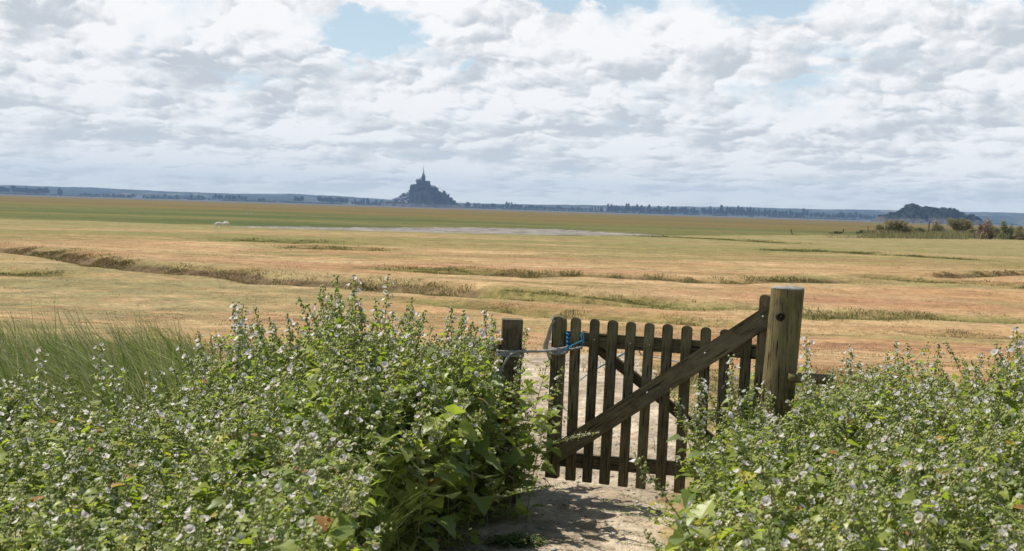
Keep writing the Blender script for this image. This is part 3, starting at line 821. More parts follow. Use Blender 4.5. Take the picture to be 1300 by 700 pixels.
# village and ramparts on the left flank
vill = []
for i in range(34):
    X = random.uniform(85, 440)
    top = np.interp(X, [60, 190, 250, 300, 340, 380, 440], [500, 484, 452, 430, 396, 380, 345])
    Y = top + random.uniform(0, 1) ** 1.3 * (600 - top) * 0.62 + 12
    p = MP(X, Y)
    dy = -40 - 90 * (Y - top) / 200 + random.uniform(-8, 8)
    w = random.uniform(7, 13)
    house(p.x, DM + dy, p.z - 9, w, 8, random.uniform(6, 10), random.uniform(3, 5), random.uniform(-0.4, 0.4), STONE,
          label='small hazy stone house stepping up the left flank of the abbey island', group='village houses on the abbey island', wins=False)
for X, w in ((92, 12), (130, 12), (170, 11), (222, 13), (262, 12), (305, 12), (345, 10), (388, 9), (415, 9)):
    top = np.interp(X, [60, 190, 250, 300, 340, 380, 440], [490, 478, 450, 436, 400, 392, 350])
    p = MP(X, top)
    house(p.x, DM - 20, p.z - 16, w, 9, 12.5, 4, 0.1, STONE, label='hazy stone house on the skyline of the village left of the abbey', group='village houses on the abbey island', wins=False)
rw_ = empty('rampart', (MP(300, 600).x, DM - 150, -2))
tag(rw_, 'hazy stone rampart along the waterline of the abbey island', 'wall')
q = rw_.location
pts = [MP(X, Y) for X, Y in ((52, 540), (150, 540), (250, 548), (380, 562), (520, 572), (700, 578), (900, 592))]
dys = [-30, -70, -110, -140, -150, -145, -100]
mb = MB()
for (p, dy), (p2, dy2) in zip(zip(pts[:-1], dys[:-1]), zip(pts[1:], dys[1:])):
    y1, y2 = DM + dy - q.y, DM + dy2 - q.y
    mb.add([(p.x - q.x, y1, 0), (p2.x - q.x, y2, 0), (p2.x - q.x, y2, p2.z - q.z), (p.x - q.x, y1, p.z - q.z),
            (p.x - q.x, y1 + 3, 0), (p2.x - q.x, y2 + 3, 0), (p2.x - q.x, y2 + 3, p2.z - q.z), (p.x - q.x, y1 + 3, p.z - q.z)],
           [(0, 1, 2, 3), (7, 6, 5, 4), (3, 2, 6, 7), (0, 4, 5, 1), (1, 5, 6, 2), (0, 3, 7, 4)])
mb.build('wall', STONE, rw_)
for (p, dy) in zip(pts[:6], dys[:6]):
    mb = MB(); x, y = p.x - q.x, DM + dy - q.y
    mb.tube([(x, y, 0), (x, y, p.z - q.z + 3), (x, y, p.z - q.z + 3.1), (x, y, p.z - q.z + 7)], [5, 4.6, 5.2, 0.2], 10); mb.build('tower', STONE, rw_)

# ------------------------------------------------------------------ air
mb = MB(); mb.box((0, 5200, 120), (14000, 11600, 250))
hz_m = bpy.data.materials.new('haze'); hz_m.use_nodes = True
k = N(hz_m.node_tree)
o_ = k.n('ShaderNodeOutputMaterial'); v_ = k.n('ShaderNodeVolumePrincipled')
v_.inputs['Color'].default_value = (0.44, 0.66, 1.0, 1); v_.inputs['Density'].default_value = HAZE = 0.8e-4
v_.inputs['Anisotropy'].default_value = 0.0
k.nt.links.new(v_.outputs[0], o_.inputs['Volume'])
haze = mb.build('haze', hz_m)
tag(haze, 'pale blue air over the bay', 'haze', kind='stuff')
# ------------------------------------------------------------------ grass of the meadow (nobody could count it)
def blades(P, h, w, lean, seed, curl=0.3, az=None, az_spread=6.28):
    """curved blades: 5 points each -> V, tris, quads"""
    g = np.random.default_rng(seed); n = len(P)
    a = g.random(n) * 6.283
    la = (np.full(n, az) + (g.random(n) - 0.5) * az_spread) if az is not None else g.random(n) * 6.283
    wv = np.stack([np.cos(a), np.sin(a), np.zeros(n)], -1) * (w / 2)[:, None]
    lv = np.stack([np.cos(la), np.sin(la), np.zeros(n)], -1)
    upv = np.array([0, 0, 1.0])
    b0 = P - wv; b1 = P + wv
    m = P + upv * (h * 0.58)[:, None] + lv * (h * lean * 0.30)[:, None]
    m0 = m - wv * 0.75; m1 = m + wv * 0.75
    t = P + upv * (h * (1 - curl * lean))[:, None] + lv * (h * lean)[:, None]
    V = np.stack([b0, b1, m0, m1, t], 1).reshape(-1, 3)
    o = np.arange(n)[:, None] * 5
    T = o + np.array([[2, 3, 4]]); Q = o + np.array([[0, 1, 3, 2]])
    return V, T, Q
def meadow_grass():
    g = np.random.default_rng(3)
    n = 300000
    r = 8.5 * (115 / 8.5) ** (g.random(n) ** 0.85)
    th = np.radians(g.uniform(-27, 27, n))
    x, y = r * np.sin(th), r * np.cos(th)
    # extra along the furrows
    ex, ey, ew = [], [], []
    for pts, kw in LINES:
        seg = [math.hypot(b[0] - a[0], b[1] - a[1]) for a, b in zip(pts[:-1], pts[1:])]
        m = int(min(34000, sum(seg) * 420)); ps = np.array([[p[0], p[1]] for p in pts])
        cs = np.concatenate([[0], np.cumsum(seg)]); t = g.random(m) * cs[-1]
        cx, cy = np.interp(t, cs, ps[:, 0]), np.interp(t, cs, ps[:, 1])
        cx = cx + g.normal(size=m) * kw['w'] * 0.5; cy = cy + g.normal(size=m) * kw['w'] * 0.75
        cy = cy - 1.6 * (fbm(cx * 0.16, cy * 0.16, 21.0) - 0.5) * 2
        ok = fbm(cx * 0.5, cy * 0.5, 2.0) > (0.40 if kw['g'] > 0.5 else 0.10)
        cw = np.where(fbm(cx * 0.22, cy * 0.1, 8.0) > 0.56, 0.9, kw['g'])
        ex.append(cx[ok]); ey.append(cy[ok]); ew.append(cw[ok])
    tall = np.concatenate([np.zeros(n), np.ones(sum(map(len, ex)))])
    gg = np.concatenate([0.15 * g.random(n)] + ew)
    x = np.concatenate([x] + ex); y = np.concatenate([y] + ey); r = np.hypot(x, y)
    ok = (g.random(len(x)) > path_m(x, y) * 0.97) & (pond_mask(x, y) < 0.4) & (r > 8)
    x, y, r, tall, gg = (q[ok] for q in (x, y, r, tall, gg)); n = len(x)
    cl = np.clip((fbm(x * 0.9, y * 0.9, 4.0) - 0.35) * 3, 0.15, 1.4)
    h = (0.022 + 0.035 * g.random(n)) * cl + tall * (0.06 + 0.11 * g.random(n)) * cl
    near = 1 - sstep(11, 20, r); h = h + near * 0.10 * g.random(n) * cl
    w = 0.0035 * (1 + r / 9.0) * (0.6 + 0.8 * g.random(n))
    P = np.stack([x, y, gz(x, y) - 0.01], -1)
    V, T, Q = blades(P, h, w, 0.3 + 0.6 * g.random(n), 5)
    rep = lambda a: np.repeat(a, 5)
    me = np_mesh('meadow_grass', V, T, Q, {'rnd': rep(g.random(n)), 'furrow': rep(np.clip(gg + near * 0.25 * (g.random(n) > 0.4), 0, 1)), 'scar': rep(np.where(tall > 0, np.clip(0.85 - gg, 0, 1), 0) * (g.random(n) > 0.25))})
    m, k = new_mat('meadow_grass')
    Pn = k.n('ShaderNodeTexCoord').outputs['Object']
    c, v, med, fine, tiny = ground_color(k, Pn)
    c = k.mix(attr(k, 'furrow'), c, (0.14, 0.145, 0.04))
    c = k.mix(attr(k, 'scar'), c, (0.13, 0.10, 0.045))
    c = k.mix(1.0, c, k.m('MULTIPLY_ADD', attr(k, 'rnd'), 0.9, 0.65), 'MULTIPLY')
    finish(m, k, c, 0.8, trans=0.3, spec=0.2)
    o = link('meadow_grass', me, m)
    tag(o, 'short dry straw coloured grass covering the salt meadow behind the gate', 'grass', kind='stuff')
meadow_grass()

# ------------------------------------------------------------------ scrub at the right edge of the meadow
def leaf_mat(name, c1, c2, c3=None, trans=0.3, rough=0.6):
    m, k = new_mat(name)
    a = attr(k, 'rnd')
    c = k.mix(k.mr(a, 0.0, 0.85, smooth=False), c1, c2)
    if c3: c = k.mix(k.mr(a, 0.9, 0.94), c, c3)
    return finish(m, k, c, rough, trans=trans, spec=0.25)
SG = leaf_mat('scrub_green', (0.13, 0.15, 0.05), (0.28, 0.27, 0.10), (0.36, 0.25, 0.13))
SR = leaf_mat('scrub_russet', (0.20, 0.14, 0.08), (0.38, 0.27, 0.17), (0.44, 0.28, 0.18))
SM = leaf_mat('scrub_mixed', (0.17, 0.165, 0.06), (0.36, 0.30, 0.14), (0.48, 0.32, 0.16))
def shrub(px, yb, wpx, hpx, mat, seed, label, name='shrub', upright=False, tree=False):
    p = gnd(px, yb); s = p.y / F
    w, h = wpx * s, hpx * s
    g = np.random.default_rng(seed)
    lobes = []
    k_ = max(4, int(wpx / 5))
    for i in range(k_ * 2):
        x = g.uniform(-0.5, 0.5) * w * 0.85
        top = h * (1 - 0.55 * abs(2 * x / w) ** 2) * g.uniform(0.65, 1.0)
        rr = h * g.uniform(0.14, 0.26)
        z = g.uniform(0.5 if tree else 0.12, 0.9) * top
        lobes.append((x, g.uniform(-0.25, 0.25) * w * 0.5, z, rr * 1.1 * (0.6 if upright else 1), rr, rr * (1.5 if upright else 1)))
    n = int(350 + wpx * hpx * 3)
    if not tree:
        for i in range(k_): lobes.append((g.uniform(-0.55, 0.55) * w, g.uniform(-0.2, 0.2) * w, h * 0.16, h * 0.3, h * 0.25, h * 0.16))
    V, Q, rnd = leaf_cloud(lobes, int(n * 1.2), 0.17, seed)
    V[:, 2] = np.maximum(V[:, 2], 0.02)
    r_ = empty(name, (p.x, p.y, gz1(p.x, p.y) - 0.05))
    tag(r_, label, 'tree' if tree else 'shrub')
    link('crown', np_mesh('crown', V, None, Q, {'rnd': rnd}), mat, r_)
    mb = MB()
    if tree:
        mb.tube([(0, 0, -0.2), (0.05, 0, h * 0.35), (-0.05, 0, h * 0.7)], [0.14, 0.10, 0.04], 6)
        for a in (0.5, 2.2, 3.9, 5.4): mb.tube([(0, 0, h * 0.33), (math.cos(a) * w * 0.2, math.sin(a) * w * 0.2, h * 0.55), (math.cos(a) * w * 0.36, math.sin(a) * w * 0.3, h * 0.75)], [0.07, 0.05, 0.02], 5)
    else:
        for i in range(7):
            a = g.random() * 6.28; x0 = g.uniform(-0.3, 0.3) * w
            mb.tube([(x0, 0, -0.1), (x0 + math.cos(a) * 0.15 * w, math.sin(a) * 0.1 * w, h * 0.4), (x0 + math.cos(a) * 0.2 * w, math.sin(a) * 0.15 * w, h * 0.75)], [0.06, 0.04, 0.015], 5)
    mb.build('trunk' if tree else 'stem', BARK, r_, smooth=True)
shrub(1128, 300, 34, 20, SG, 1, 'green shrub at the left end of the scrub, in front of the wooded islet')
shrub(1139, 301, 40, 26, SM, 2, 'rusty topped broad shrub near the left end of the scrub')
shrub(1160, 300, 34, 15, SG, 3, 'low green shrub between the rusty topped shrub and the dark fence post')
shrub(1188, 299, 20, 22, SM, 4, 'yellowish shrub just right of the dark fence post')
shrub(1216, 300, 30, 30, SM, 5, 'small round-headed tree on a thin trunk in front of the islet', name='small_tree', tree=True)
shrub(1243, 303, 20, 20, SR, 6, 'low brownish shrub just left of the tall russet bush')
shrub(1253, 304, 15, 29, SR, 7, 'tall narrow russet bush standing above the scrub', upright=True)
shrub(1266, 303, 20, 16, SG, 8, 'low dark green shrub just right of the tall russet bush')
shrub(1277, 304, 16, 22, SG, 9, 'upright green shrub second from the right end of the scrub', upright=True)
shrub(1299, 305, 24, 20, SM, 10, 'brownish shrub cut by the right edge of the picture')
shrub(1183, 301, 14, 8, SG, 11, 'low dark green clump at the foot of the yellowish shrub')
shrub(1228, 302, 24, 11, SG, 12, 'low green clump under the round-headed small tree')
shrub(1098, 297, 22, 7, SG, 13, 'low green bush left of the scrub beside a short post')
shrub(1062, 297, 18, 4, SG, 14, 'tiny low green bush far left of the scrub')
# rank verge grass under the scrub
g = np.random.default_rng(12)
n = 24000
px = 1045 + 375 * g.random(n) ** 0.75; yb = 303 + (px - 1100) * 0.012 - g.random(n) * 9 - np.where(px > 1230, 3, 0) * g.random(n)
pp = np.array([gnd(a, b)[:] for a, b in zip(px, yb)])
hh = np.interp(px, [1085, 1130, 1230, 1260, 1400], [0.15, 1.7, 2.0, 2.6, 2.8]) * (0.35 + 0.65 * g.random(n))
P = np.stack([pp[:, 0], pp[:, 1], gz(pp[:, 0], pp[:, 1])], -1)
V, T, Q = blades(P, hh, np.full(n, 0.09), 0.4 * g.random(n), 6)
VG = leaf_mat('verge_grass', (0.15, 0.17, 0.055), (0.33, 0.30, 0.13), (0.42, 0.29, 0.20))
o = link('verge_grass', np_mesh('verge_grass', V, T, Q, {'rnd': np.repeat(g.random(n), 5)}), VG)
tag(o, 'tall rank grass along the scrub at the right edge of the meadow', 'grass', kind='stuff')

# short weathered posts out on the meadow
OLDW = simple('old_post_wood', (0.07, 0.055, 0.045), (0.13, 0.105, 0.085), 4.0, 0.95, bump=0.4)
def far_post(px, yb, hpx, w, label, lean=0.03):
    p = gnd(px, yb); h = hpx * p.y / F
    mb = MB()
    mb.tube([(0, 0, -0.2), (lean * h * 0.5, 0, h * 0.5), (lean * h, 0, h)], [w * 0.55, w * 0.5, w * 0.45], 7)
    o = mb.build('fence_post', OLDW, None, loc=(p.x, p.y, gz1(p.x, p.y)), smooth=False)
    tag(o, label, 'fence post', 'posts across the far meadow')
far_post(1178.5, 299, 17, 0.34, 'thick dark post standing in the scrub, tallest of the far posts')
far_post(1101.5, 295.5, 9, 0.2, 'short grey post at the left end of the scrub')
far_post(1070.5, 295, 4, 0.3, 'very short dark post on the meadow left of the scrub')
far_post(1006, 298, 6.5, 0.22, 'short leaning post on the meadow above the round gate post', -0.35)
far_post(1294, 303, 17, 0.28, 'grey post in the scrub at the right edge of the picture')

# ------------------------------------------------------------------ two white sheep
WOOL = simple('wool', (0.62, 0.58, 0.50), (0.78, 0.75, 0.68), 9.0, 0.95, bump=0.6, bd=0.03)
SKIN = simple('sheep_face', (0.42, 0.37, 0.31), (0.55, 0.50, 0.43), 9.0, 0.9)
HOOF = simple('hoof', (0.05, 0.04, 0.035), (0.09, 0.075, 0.06), 9.0, 0.8)
def skin(name, verts, edges, radii, mat, sub=2, root=0, parent=None):
    me = bpy.data.meshes.new(name); me.from_pydata(verts, edges, [])
    o = link(name, me, mat, parent)
    o.modifiers.new('s', 'SKIN').use_smooth_shade = True
    for i, r_ in enumerate(radii):
        me.skin_vertices[0].data[i].radius = (r_, r_) if not hasattr(r_, '__len__') else r_
    me.skin_vertices[0].data[root].use_root = True
    sb = o.modifiers.new('u', 'SUBSURF'); sb.levels = sb.render_levels = sub
    return o
def sheep(x, y, rz, label, gap):
    z = gz1(x, y)
    # rump at +x, head at -x, grazing
    V = [(0.0, 0, 0.62), (-0.30, 0, 0.63), (0.30, 0, 0.64), (0.46, 0, 0.58), (-0.46, 0, 0.62), (-0.60, 0, 0.50), (-0.72, 0, 0.30), (-0.80, 0, 0.13), (-0.86, 0, 0.06)]
    E = [(0, 1), (0, 2), (2, 3), (1, 4), (4, 5), (5, 6), (6, 7), (7, 8)]
    Rr = [0.24, 0.235, 0.24, 0.15, 0.17, 0.12, 0.095, 0.07, 0.045]
    for sx, kx, s in ((-0.30, gap, 1), (-0.30, -gap, -1)):
        i = len(V); V += [(sx, s * 0.11, 0.42), (sx + kx, s * 0.12, 0.24), (sx + kx * 0.6, s * 0.12, 0.03)]
        E += [(1, i), (i, i + 1), (i + 1, i + 2)]; Rr += [0.075, 0.035, 0.03]
    for sx, kx, s in ((0.30, -gap, 1), (0.30, gap, -1)):
        i = len(V); V += [(sx + 0.02, s * 0.12, 0.42), (sx - 0.05 + kx, s * 0.12, 0.34), (sx + 0.09 + kx, s * 0.12, 0.22), (sx + 0.05 + kx, s * 0.12, 0.03)]
        E += [(2, i), (i, i + 1), (i + 1, i + 2), (i + 2, i + 3)]; Rr += [0.10, 0.06, 0.034, 0.03]
    i = len(V); V += [(0.56, 0, 0.52), (0.58, 0, 0.36)]; E += [(3, i), (i, i + 1)]; Rr += [0.045, 0.03]
    o = skin('sheep', V, E, Rr, WOOL); o.location = (x, y, z); o.rotation_euler = (0, 0, rz); o.scale = (0.85, 0.85, 0.85)
    tag(o, label, 'sheep', 'sheep grazing on the meadow')
    for s in (-1, 1):
        mb = MB(); mb.add([(-0.70, s * 0.06, 0.34), (-0.66, s * 0.19, 0.32), (-0.72, s * 0.17, 0.27), (-0.73, s * 0.07, 0.28), (-0.69, s * 0.12, 0.30)], [(0, 1, 4), (1, 2, 4), (2, 3, 4), (3, 0, 4)])
        mb.build('ear', SKIN, o)
a = gnd(278.5, 289.3); sheep(a.x, a.y, 0.25, 'white sheep grazing with its head down, left one of the two', 0.04)
a = gnd(286.5, 288.6); sheep(a.x, a.y, 2.7, 'white sheep standing just behind and right of the grazing one', -0.05)
# two tiny white birds further out
for px, lb in ((313, 'left one of two tiny white birds on the far green sward'), (318.5, 'right one of two tiny white birds on the far green sward')):
    p = gnd(px, 273.5)
    V = [(0, 0, 0.42), (0.2, 0, 0.40), (-0.18, 0, 0.46), (-0.28, 0, 0.66), (-0.25, 0, 0.82), (-0.40, 0, 0.84), (0.42, 0, 0.34), (0.0, 0.05, 0.2), (0.0, 0.05, 0.0), (0.02, -0.05, 0.2), (0.02, -0.05, 0.0)]
    o = skin('egret', V, [(0, 1), (0, 2), (2, 3), (3, 4), (4, 5), (1, 6), (0, 7), (7, 8), (0, 9), (9, 10)], [0.13, 0.1, 0.08, 0.035, 0.04, 0.012, 0.03, 0.015, 0.01, 0.015, 0.01], WHITE, 1)
    o.location = (p.x, p.y, gz1(p.x, p.y)); o.scale = (0.75, 0.75, 0.75); o.rotation_euler = (0, 0, 0.3)
    tag(o, lb, 'bird', 'white birds on the sward')
# ------------------------------------------------------------------ gate, posts, rails, rope
def wood_mat(name, c1, c2, moss=0.0, top=None):
    m, k = new_mat(name)
    P = k.n('ShaderNodeTexCoord').outputs['Object']
    G = k.vadd(P, (1.0, 1.0, 0.10), 'MULTIPLY')
    grain = k.noise(G, 60, 6, 0.7)
    blot = k.noise(P, 5.5, 5, 0.6)
    c = k.mix(k.mr(grain, 0.3, 0.7), c1, c2)
    c = k.mix(k.mr(blot, 0.45, 0.7), c, tuple(q * 0.55 for q in c1))
    if moss:
        c = k.mix(k.m('MULTIPLY', k.mr(k.noise(P, 9.0, 6, 0.7), 0.48, 0.68), moss), c, (0.14, 0.135, 0.035))
    ob = k.n('ShaderNodeObjectInfo').outputs['Random']
    c = k.mix(1.0, c, k.m('MULTIPLY_ADD', ob, 0.55, 0.78), 'MULTIPLY')
    c = k.mix(k.m('MULTIPLY', k.mr(k.noise(P, 3.0, 5, 0.65), 0.45, 0.75), 0.35 if moss < 0.6 else 0.08), c, (0.19, 0.175, 0.145))
    # fine drying cracks along the grain
    cr = k.noise(k.vadd(P, (1.0, 1.0, 0.04), 'MULTIPLY'), 110, 3, 0.5)
    c = k.mix(k.mr(cr, 0.60, 0.66), c, (0.02, 0.016, 0.012))
    h = k.m('SUBTRACT', grain, k.m('MULTIPLY', k.mr(cr, 0.58, 0.66), 1.2))
    return finish(m, k, c, 0.85, h, 0.004, 0.8, spec=0.2)
WG = wood_mat('gate_wood', (0.105, 0.082, 0.043), (0.195, 0.155, 0.085), 0.5)
WB = wood_mat('brace_wood', (0.115, 0.088, 0.046), (0.205, 0.158, 0.086), 0.35)
WP = wood_mat('post_wood', (0.115, 0.088, 0.040), (0.205, 0.160, 0.074), 0.6)
WE = simple('cut_end', (0.20, 0.19, 0.16), (0.34, 0.33, 0.29), 18.0, 0.9, bump=0.5, bd=0.004)
METAL = simple('dull_bolt', (0.13, 0.12, 0.11), (0.20, 0.18, 0.16), 40.0, 0.5, metal=0.8)

# the gate plane: left end at 7.5 m, right end at 7.1 m
YL, YR = 7.52, 7.10
pL, pR = at(709, 500, YL), at(946, 500, YR)
gdir = Vector((pR.x - pL.x, YR - YL, 0)).normalized()
gate_rz = math.atan2(gdir.y, gdir.x)
gnorm = Vector((gdir.y, -gdir.x, 0))           # towards the camera
def on_gate(px, py, off=0.0):
    """point of the gate's front plane seen at a pixel, in the gate's own axes (u along, v up)"""
    v = ray(px, py); o = Vector((0, 0, CAMZ)); p0 = Vector((pL.x, YL, 0)) + gnorm * off
    t = (p0 - o).dot(gnorm) / v.dot(gnorm)
    w = o + v * t
    return (w - Vector((pL.x, YL, 0))).dot(gdir), w.z
zg = gz1(0.5, 7.3)
gate = empty('picket_gate', (pL.x, YL, zg), gate_rz)
tag(gate, 'weathered wooden picket gate with round-topped slats and a long diagonal brace', 'gate')
def board(name, parent, p0, p1, width, thick, ypos, mat, bevel=0.004, ends=None):
    """board between two (u, v) points, in the plane; ypos = its middle (negative = nearer the camera)"""
    a = Vector((p0[0], ypos, p0[1] - zg)); b = Vector((p1[0], ypos, p1[1] - zg))
    L_ = (b - a).length; mb = MB(); n = 5
    # local z along the board so that the grain follows it
    prof = [(-width/2, -thick/2), (width/2, -thick/2), (width/2, thick/2), (-width/2, thick/2)]
    vs, fs = [], []
    for i in range(n + 1):
        t = i / n
        for (x, y) in prof: vs.append((x + 0.0012 * math.sin(7 * t + p0[0] * 9), y + 0.0015 * math.sin(5 * t + p0[0] * 5), t * L_))
    for i in range(n):
        for j in range(4): fs.append((i * 4 + j, i * 4 + (j + 1) % 4, i * 4 + 4 + (j + 1) % 4, i * 4 + 4 + j))
    fs += [(3, 2, 1, 0), tuple(n * 4 + j for j in range(4))]
    mb.add(vs, fs)
    me = mb.mesh(name, 0)
    bm = bmesh.new(); bm.from_mesh(me)
    sharp = [e for e in bm.edges if len(e.link_faces) == 2 and e.calc_face_angle() > 0.5]
    bmesh.ops.bevel(bm, geom=sharp, offset=bevel, segments=2, affect='EDGES'); bm.to_mesh(me); bm.free()
    o = link(name, me, mat, parent)
    d = (b - a).normalized()
    o.location = a
    o.rotation_euler = (0, math.atan2(d.x, d.z), 0)
    return o
def picket(pt, pb, width, thick, mat, name='picket'):
    """slat with a rounded top; pt, pb = (u, v) of top and bottom"""
    a = Vector((pb[0], 0, pb[1] - zg)); b = Vector((pt[0], 0, pt[1] - zg)); L_ = (b - a).length
    w = width / 2
    out = [(-w, 0), (w, 0), (w, L_ * 0.5), (w, L_ - w * 0.95)] + [(w * math.cos(t), L_ - w * 0.75 + w * 0.75 * math.sin(t)) for t in np.linspace(random.uniform(0.1, 0.5), math.pi - random.uniform(0.1, 0.5), 7)] + [(-w, L_ - w * 0.95), (-w, L_ * 0.5)]
    n = len(out); mb = MB()
    mb.add([(x, -thick/2, z) for x, z in out] + [(x, thick/2, z) for x, z in out],
           [tuple(range(n)), tuple(reversed(range(n, 2 * n)))] + [(i, i + n, (i + 1) % n + n, (i + 1) % n) for i in range(n)])
    me = mb.mesh(name, 0)
    bm = bmesh.new(); bm.from_mesh(me)
    sharp = [e for e in bm.edges if len(e.link_faces) == 2 and e.calc_face_angle() > 1.2]
    bmesh.ops.bevel(bm, geom=sharp, offset=0.003, segments=2, affect='EDGES'); bm.to_mesh(me); bm.free()
    o = link(name, me, mat, gate); o.location = a
    d = (b - a).normalized(); o.rotation_euler = (0, math.atan2(d.x, d.z), 0)
    return o
# slats: top pixel, bottom pixel
tops = [(731.5, 403), (755.5, 405), (778.5, 406.5), (801.5, 408.5), (825, 410), (848, 411.5), (872.5, 413.5), (896.5, 415.5), (921, 418), (948.5, 421)]
bots = [(724, 610), (745, 612.5), (767, 615), (790.5, 618), (813, 620.5), (838, 623), (862, 626), (887, 628.5), (912, 631), (937, 634)]
pw = 13.0 / F * 7.35
for i, (t, b) in enumerate(zip(tops, bots)):
    rr = random.Random(i)
    picket(on_gate(*t), on_gate(*b), pw * rr.uniform(0.94, 1.06), 0.022, WG)
# the two end stiles
for nm, t, b, w_ in (('stile', (711, 401.5), (701, 606), 0.083), ('stile', (972, 374), (955, 636), 0.062)):
    a, c = on_gate(*t), on_gate(*b)
    o = picket(a, c, w_, 0.06, WG, 'stile')
# rails behind the slats
board('top_rail', gate, on_gate(704, 428, -0.036), on_gate(975, 448, -0.036), 0.088, 0.045, 0.036, WG)
board('bottom_rail', gate, on_gate(700, 582, -0.036), on_gate(965, 604, -0.036), 0.088, 0.045, 0.036, WG)
board('back_brace', gate, on_gate(738, 425, -0.075), on_gate(905, 560, -0.075), 0.065, 0.03, 0.078, WG)
fb = board('front_brace', gate, on_gate(703, 578, 0.032), on_gate(979, 399, 0.032), 0.118, 0.038, -0.033, WB)
# bolt heads on the brace and rails
def bolt(px, py, off, r_=0.011):
    u, v = on_gate(px, py, off)
    mb = MB(); mb.tube([(0, 0.003, 0), (0, -0.004, 0), (0, -0.008, 0)], [r_, r_, r_ * 0.6], 10)
    mb.build('bolt', METAL, gate, loc=(u, -off, v - zg), smooth=False)
for px, py in ((895.5, 449.5), (822, 499.5), (969, 403)): bolt(px, py, 0.053)
for px, py in ((755, 432), (801, 437), (825, 439)): bolt(px, py, 0.012, 0.006)

# round gate post
def log_post(name, pt, pb, Y, r0_, r1_, mat, label, cat='post', sides=28, tilt=0.0, group=None):
    a = at(pb[0], pb[1], Y); b = at(pt[0], pt[1], Y + tilt)
    gb_ = gz1(a.x, Y)
    d = (b - a); base = a + d * ((gb_ - 0.25 - a.z) / d.z)
    r_ = empty(name, base); tag(r_, label, cat, group)
    L_ = (b - base).length; n = 14
    vs, fs = [], []
    for i in range(n + 1):
        t = i / n; c = base.lerp(b, t) - base; rr = r0_ + (r1_ - r0_) * t
        for j in range(sides):
            q = 2 * math.pi * j / sides
            w = rr * (1 + 0.022 * math.sin(3 * q + 1.0 + t) + 0.012 * math.sin(7 * q + 2 * t))
            vs.append(c + Vector((w * math.cos(q), w * math.sin(q), 0)))
    for i in range(n):
        for j in range(sides): fs.append((i * sides + j, i * sides + (j + 1) % sides, (i + 1) * sides + (j + 1) % sides, (i + 1) * sides + j))
    fs.append(tuple(reversed(range(sides))))
    mb = MB(); mb.add(vs, fs); body = mb.build('shaft', mat, r_, smooth=True)
    top = b - base
    mb = MB(); vs = []; fs = []
    for ri, (f_, dz) in enumerate(((1.0, 0.0), (0.985, 0.006), (0.93, 0.012), (0.5, 0.016), (0.02, 0.014))):
        for j in range(sides):
            q = 2 * math.pi * j / sides
            w = r1_ * f_ * (1 + 0.022 * math.sin(3 * q + 2.0) + 0.012 * math.sin(7 * q + 2))
            vs.append(top + Vector((w * math.cos(q), w * math.sin(q), dz + 0.004 * math.sin(q * 2))))
    for ri in range(4):
        for j in range(sides): fs.append((ri * sides + j, ri * sides + (j + 1) % sides, (ri + 1) * sides + (j + 1) % sides, (ri + 1) * sides + j))
    fs.append(tuple(range(4 * sides, 5 * sides)))
    mb.add(vs, fs); mb.build('end_grain', WE, r_, smooth=True)
    return r_, base, b
YP = 6.98
gp, gbase, gtop = log_post('gate_post', (999.5, 367), (990, 470), YP, 0.100, 0.0965, WP, 'thick round gate post with a knot, standing at the right end of the gate', 'gate post')
# knot: ring of raised wood round a hole
kp = at(991, 402, YP - 0.096) - gbase
mb = MB(); vs, fs = [], []
prof = [(0.030, 0.004), (0.024, -0.007), (0.018, -0.010), (0.013, -0.004), (0.010, 0.010), (0.001, 0.014)]
for rr, dy in prof:
    for j in range(18):
        q = 2 * math.pi * j / 18; vs.append((kp.x + rr * math.cos(q), kp.y + dy, kp.z + rr * 0.95 * math.sin(q)))
for i in range(len(prof) - 1):
    for j in range(18): fs.append((i * 18 + j, i * 18 + (j + 1) % 18, (i + 1) * 18 + (j + 1) % 18, (i + 1) * 18 + j))
mb.add(vs, fs); mb.build('knot', simple('knot_wood', (0.015, 0.010, 0.008), (0.04, 0.028, 0.02), 30, 0.8), gp, smooth=True)
# square left post
a = at(651, 405, 7.46); gb_ = gz1(a.x, 7.46)
lp = empty('fence_post', (a.x - 0.012, 7.46, gb_)); tag(lp, 'square wooden post left of the gate, half hidden in the mallows, roped to it', 'fence post')
mb = MB(); h_ = a.z - gb_
mb.box((0, 0, h_ / 2 - 0.1), (0.13, 0.11, h_ + 0.2)); sh = mb.build('shaft', WG, lp, bevel=0.006)
lp.rotation_euler = (0, R(0.5), 0.06)
mb = MB(); mb.tube([(0, -0.056, h_ - 0.19), (0, -0.064, h_ - 0.19)], [0.009, 0.009], 10); mb.build('bolt', METAL, lp)
OLDR = wood_mat('rail_wood', (0.16, 0.145, 0.115), (0.28, 0.26, 0.21), 0.2)
# rails of the fence leaving both ways
def rail(name, p0, p1, r_, mat, label):
    o = empty(name, p0); tag(o, label, 'fence rail')
    mb = MB(); pts = [(Vector(p1) - Vector(p0)) * t + Vector((0, 0, 0.002 * math.sin(t * 5))) for t in np.linspace(0, 1, 9)]
    mb.tube(pts, [r_ * (1 + 0.03 * math.sin(i * 2.1)) for i in range(9)], 12); mb.build('pole', mat, o, smooth=True)
    mb = MB(); e = pts[0]; dd = (pts[1] - pts[0]).normalized()
    mb.tube([e - dd * 0.004, e - dd * 0.0005], [r_ * 0.93, r_ * 0.99], 12); mb.build('end_grain', WE, o)
    return o
rail('fence_rail', at(1056, 483, 6.85), at(1000, 478.5, 6.88), 0.030, WP, 'round rail fixed to the gate post, mostly lost among the mallows at right')
rail('fence_rail', at(634, 442, 7.47), at(575, 437, 7.6), 0.026, OLDR, 'grey round rail meeting the left post from behind the mallows')

